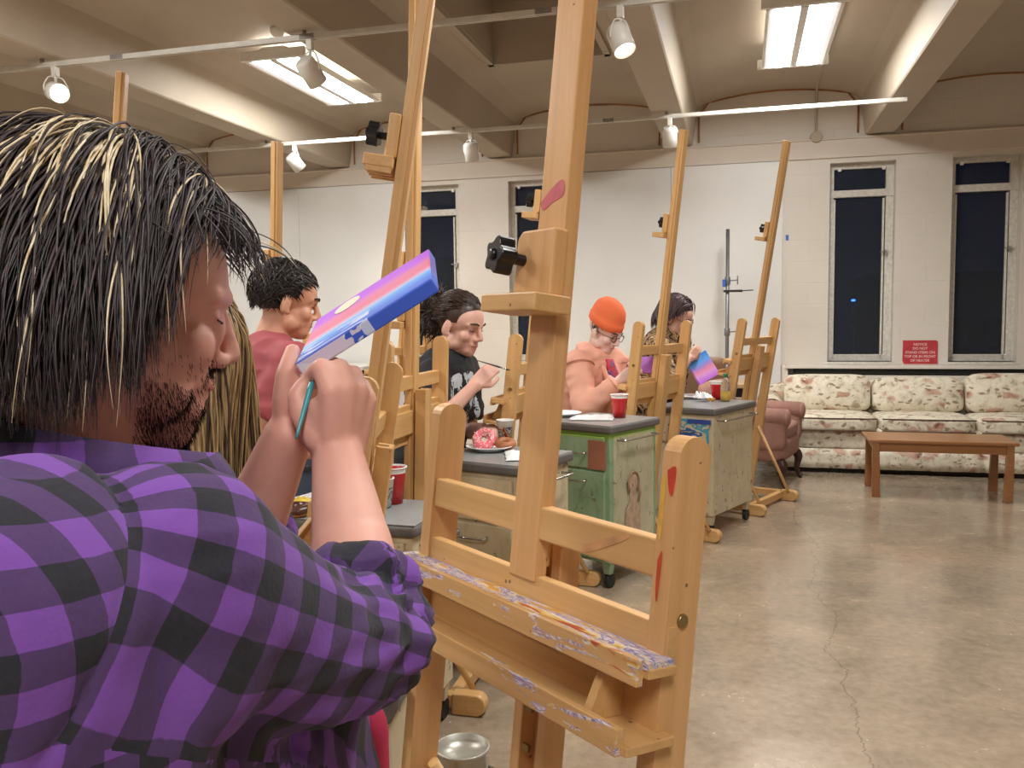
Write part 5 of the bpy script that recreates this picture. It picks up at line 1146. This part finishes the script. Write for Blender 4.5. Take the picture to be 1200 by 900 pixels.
# left hand: palm under the near left corner, fingers spread beneath the canvas, thumb up its end
lm = [P(346, 452, 1.005), P(352, 462, 1.02), P(356, 474, 1.035), P(358, 487, 1.045)]
for i, m_ in enumerate(lm): capsule(bm, P(338+3*i, 505, 1.0+.01*i), m_, .0175, .0135)
lf = [[(362, 446, 1.04, .0105), (380, 436, 1.06, .0098), (393, 426, 1.07, .009)], [(370, 455, 1.055, .0105), (390, 444, 1.08, .0098), (401, 432, 1.09, .009)],
      [(374, 468, 1.07, .010), (392, 455, 1.095, .0095), (402, 443, 1.105, .0088)], [(374, 482, 1.075, .0095), (388, 470, 1.095, .0088), (396, 458, 1.10, .0082)]]
for m_, fg in zip(lm, lf):
    p, r0 = m_, .012
    for (x, y, z, r) in fg: q = P(x, y, z); capsule(bm, p, q, r0, r); p, r0 = q, r
th = [(336, 500, .998, .016), (332, 470, .992, .0135), (334, 440, .995, .0115), (343, 411, 1.02, .0095)]
for a, b in zip(th, th[1:]): capsule(bm, P(*a[:3]), P(*b[:3]), a[3], b[3])
for k_, a_ in ((KR_, AR_), (KL_, AL_)):
    capsule(bm, HIP+(k_-HIP)*.25, k_, .085, .06); capsule(bm, k_, a_, .058, .038); capsule(bm, a_-up_(.02), a_-up_(.04)+T_*.14, .036, .03)
bmesh.ops.transform(bm, matrix=RiA, verts=bm.verts[:])
bodyA = remesh('body', bm, S_pink, rootA, .0042, 3)
# the flannel shirt
t = NT('purple_plaid_flannel'); uv = t.n('ShaderNodeUVMap'); dn = t.noise(uv.outputs[0], 3, 2)
sp = t.n('ShaderNodeSeparateXYZ', {0: t.n('ShaderNodeVectorMath', {0: uv.outputs[0], 1: t.n('ShaderNodeVectorMath', {0: dn.outputs['Color'], 1: (.05, .05, 0)}, operation='MULTIPLY').outputs[0]}, operation='ADD').outputs[0]})
def band(s): 
    f = t.math('FRACT', s); return t.ramp(f, [(0, (0, 0, 0, 1)), (.012, (1, 1, 1, 1)), (.5, (1, 1, 1, 1)), (.512, (0, 0, 0, 1))])
bu, bv = band(sp.outputs[0]), band(sp.outputs[1]); sm_ = t.math('ADD', bu, bv)
col = t.mix(t.math('MULTIPLY', bu, bv), t.mix(t.math('MINIMUM', sm_, 1.0), '171A1F', '492F60'), '7645A0')
fz = t.noise(t.coord('Object'), 260, 2); col = t.mix(t.math('MULTIPLY', fz.outputs[0], .08), col, '7E6E92')
t.out(col, .9); t.b.inputs['Sheen Weight'].default_value = .06; t.bump(fz.outputs[0], .25, .0015); M_plaid = t.m
bm = bmesh.new()
capsule(bm, HIP-up_(.04), BEL, .175, .180, 28, .88, RA); capsule(bm, BEL, NBA-up_(.13), .178, .158, 28, .82, RA); capsule(bm, NBA-up_(.14), NBA-up_(.055), .150, .088, 28, .80, RA)
capsule(bm, S0-up_(.012), NBA-up_(.100), .086, .060); capsule(bm, T0, NBA-up_(.065), .085, .072)
capsule(bm, S0+up_(-.06)+T_*.0, NBA-up_(.14)-T_*.02, .085, .10); capsule(bm, S0-T_*.10-up_(.02), HIP-T_*.06+RA*.08, .105, .16); capsule(bm, NBA-T_*.05-up_(.13), HIP-T_*.06, .13, .18)
capsule(bm, K(-.24, .33, .90), K(-.235, .62, .95), .085, .10); capsule(bm, S0-RA*.07-up_(.16), BEL, .10, .17)
SM = S0.lerp(S1, .55)
capsule(bm, S0+up_(-.022), SM+up_(-.036), .088, .074); capsule(bm, SM+up_(-.036), S1-up_(.010), .074, .058); cyl(bm, S1, S2, .056, .050, 28); ball(bm, S1-up_(.006), .062)
capsule(bm, T0, T1, .085, .066); cyl(bm, T1, T2, .060, .052, 28); ball(bm, T1, .062)
bmesh.ops.transform(bm, matrix=RiA, verts=bm.verts[:])
shA = remesh('plaid_shirt', bm, M_plaid, rootA, .0065, 9)
_b = bmesh.new(); _b.from_mesh(shA.data); _s0 = RiA @ S0; _ax = (S1-S0).normalized(); _pc = _s0-_ax*.075
_fs = [f for f in _b.faces if (lambda d: (d-_ax*d.dot(_ax)).length < .17 and abs(d.dot(_ax)+.075) < .03)(f.calc_center_median()-_s0)]
_g = list({e for f in _fs for e in f.edges} | set(_fs) | {v for f in _fs for v in f.verts}); bmesh.ops.bisect_plane(_b, geom=_g, plane_co=_pc, plane_no=_ax, dist=1e-5)
_n2 = (V((0, 0, 1))-_ax*_ax.z).normalized(); _fs = [f for f in _b.faces if abs((f.calc_center_median()-_s0).dot(_n2)+.125) < .03 and (f.calc_center_median()-_s0).dot(_ax) > -.1]
_g = list({e for f in _fs for e in f.edges} | set(_fs) | {v for f in _fs for v in f.verts}); bmesh.ops.bisect_plane(_b, geom=_g, plane_co=_s0-_n2*.125, plane_no=_n2, dist=1e-5)
for f in _b.faces: f.smooth = True
_b.to_mesh(shA.data); _b.free()
me = shA.data; s0, s1, s2, t0, t1, t2 = [RiA @ p for p in (S0, S1, S2, T0, T1, T2)]; bel = RiA @ BEL
ax1 = (s1-s0).normalized(); ax2 = (s2-s1).normalized(); L1 = (s1-s0).length
tx1 = (t1-t0).normalized()
def sleeve_uv(p, a0, a1, a2, refd):
    ax = (a1-a0).normalized(); L = (a1-a0).length; s = (p-a0).dot(ax); b = (a2-a1).normalized(); s2_ = (p-a1).dot(b)
    use2 = s > L-.01 and s2_ > 0
    c_ = a1 if use2 else a0; an = b if use2 else ax; e1 = (refd-an*refd.dot(an)).normalized(); e2 = an.cross(e1); r = p-c_; r = r-an*r.dot(an)
    return math.atan2(r.dot(e2), r.dot(e1)), (L+s2_ if use2 else s)
n2_ = (V((0, 0, 1))-ax1*ax1.z).normalized(); n3_ = ax1.cross(n2_)
def region(p):
    d = (p-s0); along = d.dot(ax1)
    if along > -.075 and d.dot(n2_) > -.125 and abs(d.dot(n3_)) < .14: return 1
    d = (p-t0); along = d.dot(tx1)
    if along > 0 and (d-tx1*along).length < .12: return 2
    return 0
PER = .053; PERT = .042
nrm_ = [v.normal.copy() for v in me.vertices]; cos_ = [v.co.copy() for v in me.vertices]
def sst(x): x = max(0, min(1, x)); return x*x*(3-2*x)
for v, nm, c in zip(me.vertices, nrm_, cos_):
    d = c-s0; al_ = d.dot(ax1); rd = (d-ax1*al_).length
    wt = sst((al_+.11)/.07)*(1-sst((rd-.105)/.03)) if al_ > -.11 else 0
    a, s = sleeve_uv(c, s0, s1, s2, V((0, 0, 1))); near = math.exp(-((s-L1)/.09)**2)
    wa = (1-abs(noise.noise(V((s*15+a*1.1, a*1.5, 2))))*2.2)*.0065*(.35+1.3*near) + noise.noise(V((s*34, a*2.2-s*9, 7)))*.0055*near
    if (c-s2).dot(ax2) > -.030 and wt > .5: wa += .007
    wb = (1-abs(noise.noise(V((c.x*7, c.y*7, c.z*3.2))))*2)*.0085
    dd = (c-(s0+V((0, 0, -.10)))).length; wb += noise.noise(V((c.x*12, c.y*12, c.z*30)))*.008*math.exp(-(dd/.12)**2)
    seam = -.004*math.exp(-((al_+.075)/.006)**2) if rd < .15 else 0
    v.co = c+nm*(wa*wt+wb*(1-wt)+seam)
me.calc_loop_triangles() if False else None
uvl = me.uv_layers.new(name='UVMap')
cen = {i: None for i in ()}
for poly in me.polygons:
    k = region(poly.center); base = None
    for li in poly.loop_indices:
        c = cos_[me.loops[li].vertex_index]
        if k:
            a, s = sleeve_uv(c, s0, s1, s2, V((0, 0, 1))-T_*.3) if k == 1 else sleeve_uv(c, t0, t1, t2, V((0, 0, 1)))
            rr = .085; u_, v_ = a*rr/PER, s/PER+.25
        else:
            r = c-bel; rr = 1e3; u_, v_ = (r.dot(T_)-r.dot(RA))*.80/PERT, c.z/PERT
        per = 2*PI*rr/(PER if k else PERT)
        if base is None: base = u_
        if u_-base > per/2: u_ -= per
        if base-u_ > per/2: u_ += per
        uvl.data[li].uv = (u_, v_)
# collar, seam and rolled cuff
bm = bmesh.new(); ring = []
cN = NBA+up_(.046)+T_*.01
for k in range(25):
    a = -2.75+5.5*k/24; r_ = .088+.012*abs(math.sin(a)); ring.append((a, cN-T_*math.cos(a)*r_*1.02+RA*math.sin(a)*r_*1.12-up_(.030*(1-math.cos(a))*.9)+T_*.012))
g_ = []
for a, p in ring:
    o = (p-cN); o.z = 0; o.normalize(); g_.append([bm.verts.new(p+o*(-.010)-up_(.010)), bm.verts.new(p-o*.004+up_(.020)), bm.verts.new(p+o*.010+up_(.022)), bm.verts.new(p+o*.022+up_(.004)), bm.verts.new(p+o*.030-up_(.020))])
for A_1, B_1 in zip(g_, g_[1:]):
    for j in range(4): f = bm.faces.new((A_1[j], B_1[j], B_1[j+1], A_1[j+1])); f.smooth = True
uvn = bm.loops.layers.uv.new('UVMap')
for f in bm.faces:
    for l in f.loops:
        r = l.vert.co-cN; l[uvn].uv = (math.atan2(r.dot(RA), r.dot(-T_))*.09/PER+.2, l.vert.co.z/PER+.3)
bmesh.ops.transform(bm, matrix=RiA, verts=bm.verts[:]); o = mesh_obj('collar', bm, M_plaid, rootA); s_ = o.modifiers.new('s', 'SOLIDIFY'); s_.thickness = .004
# pink t-shirt hem below the open front and dark jeans
bm = bmesh.new(); q = K(-.185, .47, .99); capsule(bm, q-up_(.12), q+up_(.07), .05, .05, 20, .8, RA); bmesh.ops.transform(bm, matrix=RiA, verts=bm.verts[:]); mesh_obj('pink_tee', bm, plain('pink_cotton', 'C8325A', .8), rootA, smooth=True)
bm = bmesh.new()
for k_, a_ in ((KR_, AR_), (KL_, AL_)): capsule(bm, HIP+(k_-HIP)*.2, k_, .10, .075); capsule(bm, k_, a_+up_(-.02), .072, .058)
capsule(bm, HIP-up_(.03), HIP, .155, .16, 24, .8, RA); bmesh.ops.transform(bm, matrix=RiA, verts=bm.verts[:]); remesh('trousers', bm, plain('black_jeans_a', '1F222A', .8), rootA, .009, 3)
for a_ in (AR_, AL_):
    bm = bmesh.new(); capsule(bm, V((a_.x, a_.y, .048))-T_*.03, V((a_.x, a_.y, .038))+T_*.17, .048, .038, 16, 1, up_(1)); bmesh.ops.transform(bm, matrix=RiA, verts=bm.verts[:]); mesh_obj('shoe', bm, plain('dark_shoe', '222226', .6), rootA, smooth=True)
# hair
MAl = RiA @ MA
H_a = hair_mat('dark_plum_brown_hair', '17110F', '37292A', .5); H_bl = hair_mat('bleached_blond_hair', 'C9AC7C', 'F0E4C8', .4); H_a2 = hair_mat('greyish_brown_hair', '332A2D', '54474A', .5)
scalp(MAl, rootA, H_a, e=(.084, .104, .088), c=(0, -.024, .040), cut=lambda q: (q.y > .03 and q.z < .075) or (q.z < -.045 and q.y > -.03) or (q.y > -.015 and q.z < .03))
CRW = V((.0, -.01, .15))
def flowA(u, p):
    d = (p-CRW); d.z = 0
    if d.length < .01: d = V((.01, -.01, 0))
    d.normalize(); return V((d.x*.9, min(d.y*.75, 0)-.10-.75*max(0, u.y), -.55))
def blondA(u, r):
    if u.z > .30 and u.y < .15 and -.70 < u.x < -.02 and noise.noise(u*4) > -.3: return 1
    if u.z > .8 and u.y < .3 and noise.noise(u*9) > .1: return 1
    if r.random() < .03: return 1
    return 2 if r.random() < .28 else 0
regA = lambda u: (u.z > .36+max(0, u.y)*.50) or (u.y < .0 and u.z > -.45)
EA = ((0, -.022, .040), (.086, .106, .090))
strands('hair', MAl, [H_a, H_bl, H_a2], rootA, 8500, (.145, .225), regA, flowA, .00092, 31, taper=.45, blond=blondA, vol=1.3, wave=.006, E=EA, grav=.95, out=.004)
strands('fringe', MAl, [H_a, H_bl, H_a2], rootA, 420, (.035, .07), lambda u: u.z > .45 and u.y > .35, lambda u, p: V((u.x*1.0+(.15 if u.x > 0 else -.15), .7, -.15)), .0008, 33, blond=lambda u, r: 2 if r.random() < .4 else 0, vol=1.4, wave=.014, E=EA, grav=.9, out=.006)
strands('flyaway', MAl, [H_a2, H_bl], rootA, 45, (.05, .10), lambda u: u.z > .2, lambda u, p: V((u.x, u.y+.2, .25)), .0006, 35, blond=lambda u, r: 1 if r.random() < .3 else 0, vol=2.0, wave=.02, E=EA, grav=.8)
MAi = MAl.inverted(); rnd = random.Random(12); bm = bmesh.new(); dn_ = MAl.to_3x3() @ V((0, .15, -1)); dn_.normalize()
for f in bodyA.data.polygons:
    q = MAi @ f.center
    if not (-.122 < q.z < -.028 and .018 < q.y < .108 and abs(q.x) < .072): continue
    if abs(q.x) < .024 and -.073 < q.z < -.046 and q.y > .07: continue
    full = q.z < -.068+.35*max(0, abs(q.x)-.02) or (q.y > .075 and abs(q.x) < .03 and q.z < -.036)
    for k in range(3 if full else 1):
        if not full and rnd.random() > .25: continue
        p = f.center+V((rnd.uniform(-1, 1), rnd.uniform(-1, 1), rnd.uniform(-1, 1)))*.002; L_ = rnd.uniform(.003, .007); d1 = (f.normal*.5+dn_).normalized()
        tube(bm, [p, p+d1*L_*.5, p+(d1+dn_*.6).normalized()*L_], [.00030, .00026, .00008], 3, cap=False)
b_ = mesh_obj('beard', bm, H_a, rootA); b_['kind'] = 'stuff'
face_bits(MAl, rootA, H_a, .55)
stl = empty('stool', (HIP.x-T_.x*.02, HIP.y-T_.y*.02, 0), label='tall round stool under the man in the plaid shirt', cat='stool'); h = HIP.z-.205
bm = bmesh.new(); lathe(bm, [(0, h-.035), (.16, h-.035), (.17, h-.02), (.165, h), (0, h)], 32); mesh_obj('seat', bm, W_h, stl)
for a in range(4):
    an = PI/4+a*PI/2; bm = bmesh.new(); cyl(bm, (.12*math.cos(an), .12*math.sin(an), h-.03), (.19*math.cos(an), .19*math.sin(an), 0), .014, n=12); mesh_obj('leg', bm, M_leg, stl)
# the canvas in his hands and the brush
cA, cB, cD = P(345, 427, .985), P(505, 326, .972), P(372, 374, 1.205)
ST = [(0, '2C5AD2'), (.12, '3F7BE4'), (.22, '62A2EC'), (.30, '9CC9F0'), (.35, 'E29CC4'), (.42, 'E07090'), (.62, 'DE76A0'), (.70, 'C862DA'), (.80, 'B84CE2'), (1, 'B046DE')]
rc, cw_, chh, t = canvas('small striped violet, pink and blue canvas held by the man in plaid', cA, cB, cD, .018, 'sunset_canvas_paint', ST, 1)
# unpainted white patches near the low left corner and blue edge
c = t.coord(); sx = t.n('ShaderNodeSeparateXYZ', {0: c}); nz = t.noise(c, 16, 3, .6); old = t.b.inputs['Base Color'].links[0].from_socket
dv = t.math('SUBTRACT', sx.outputs[0], t.math('MULTIPLY', nz.outputs[0], .12)); side = t.math('LESS_THAN', sx.outputs[2], -.0015)
wl_ = t.math('MULTIPLY', t.math('LESS_THAN', dv, .012), side); col = t.mix(t.math('MULTIPLY', side, .85), old, '3B5FD0'); col = t.mix(t.math('MULTIPLY', wl_, .95), col, 'D9D3E8')
st = t.noise(t.n('ShaderNodeMapping', {'Vector': c, 'Scale': (9, 60, 9)}).outputs[0], 1.5, 3); nearv = t.math('LESS_THAN', sx.outputs[1], .055)
f = t.math('MULTIPLY', t.math('MULTIPLY', t.math('GREATER_THAN', st.outputs[0], .52), nearv), t.math('MULTIPLY', t.math('LESS_THAN', sx.outputs[0], .10), .7)); col = t.mix(f, col, 'E6EEF8')
t.out(col, .65)
bm = bmesh.new(); n_ = 28; vs_ = [bm.verts.new((cw_*.30+.020*math.cos(2*PI*k/n_), chh*.80+.030*math.sin(2*PI*k/n_), .0004)) for k in range(n_)]
r_ = bmesh.ops.extrude_face_region(bm, geom=[bm.faces.new(vs_)]); [setattr(v, 'co', v.co+V((0, 0, .0006))) for v in r_['geom'] if isinstance(v, bmesh.types.BMVert)]
mesh_obj('painted_sun', bm, plain('cream_paint', 'F6E6C8', .4, .03), rc)
brush('thin teal paintbrush in the right hand of the man in plaid', P(347, 514, .925), P(372, 425, .968), plain('teal_brush_handle', '3F9AA0', .25, .05), r=.0036)
bpy.context.scene.view_settings.exposure = 0.5
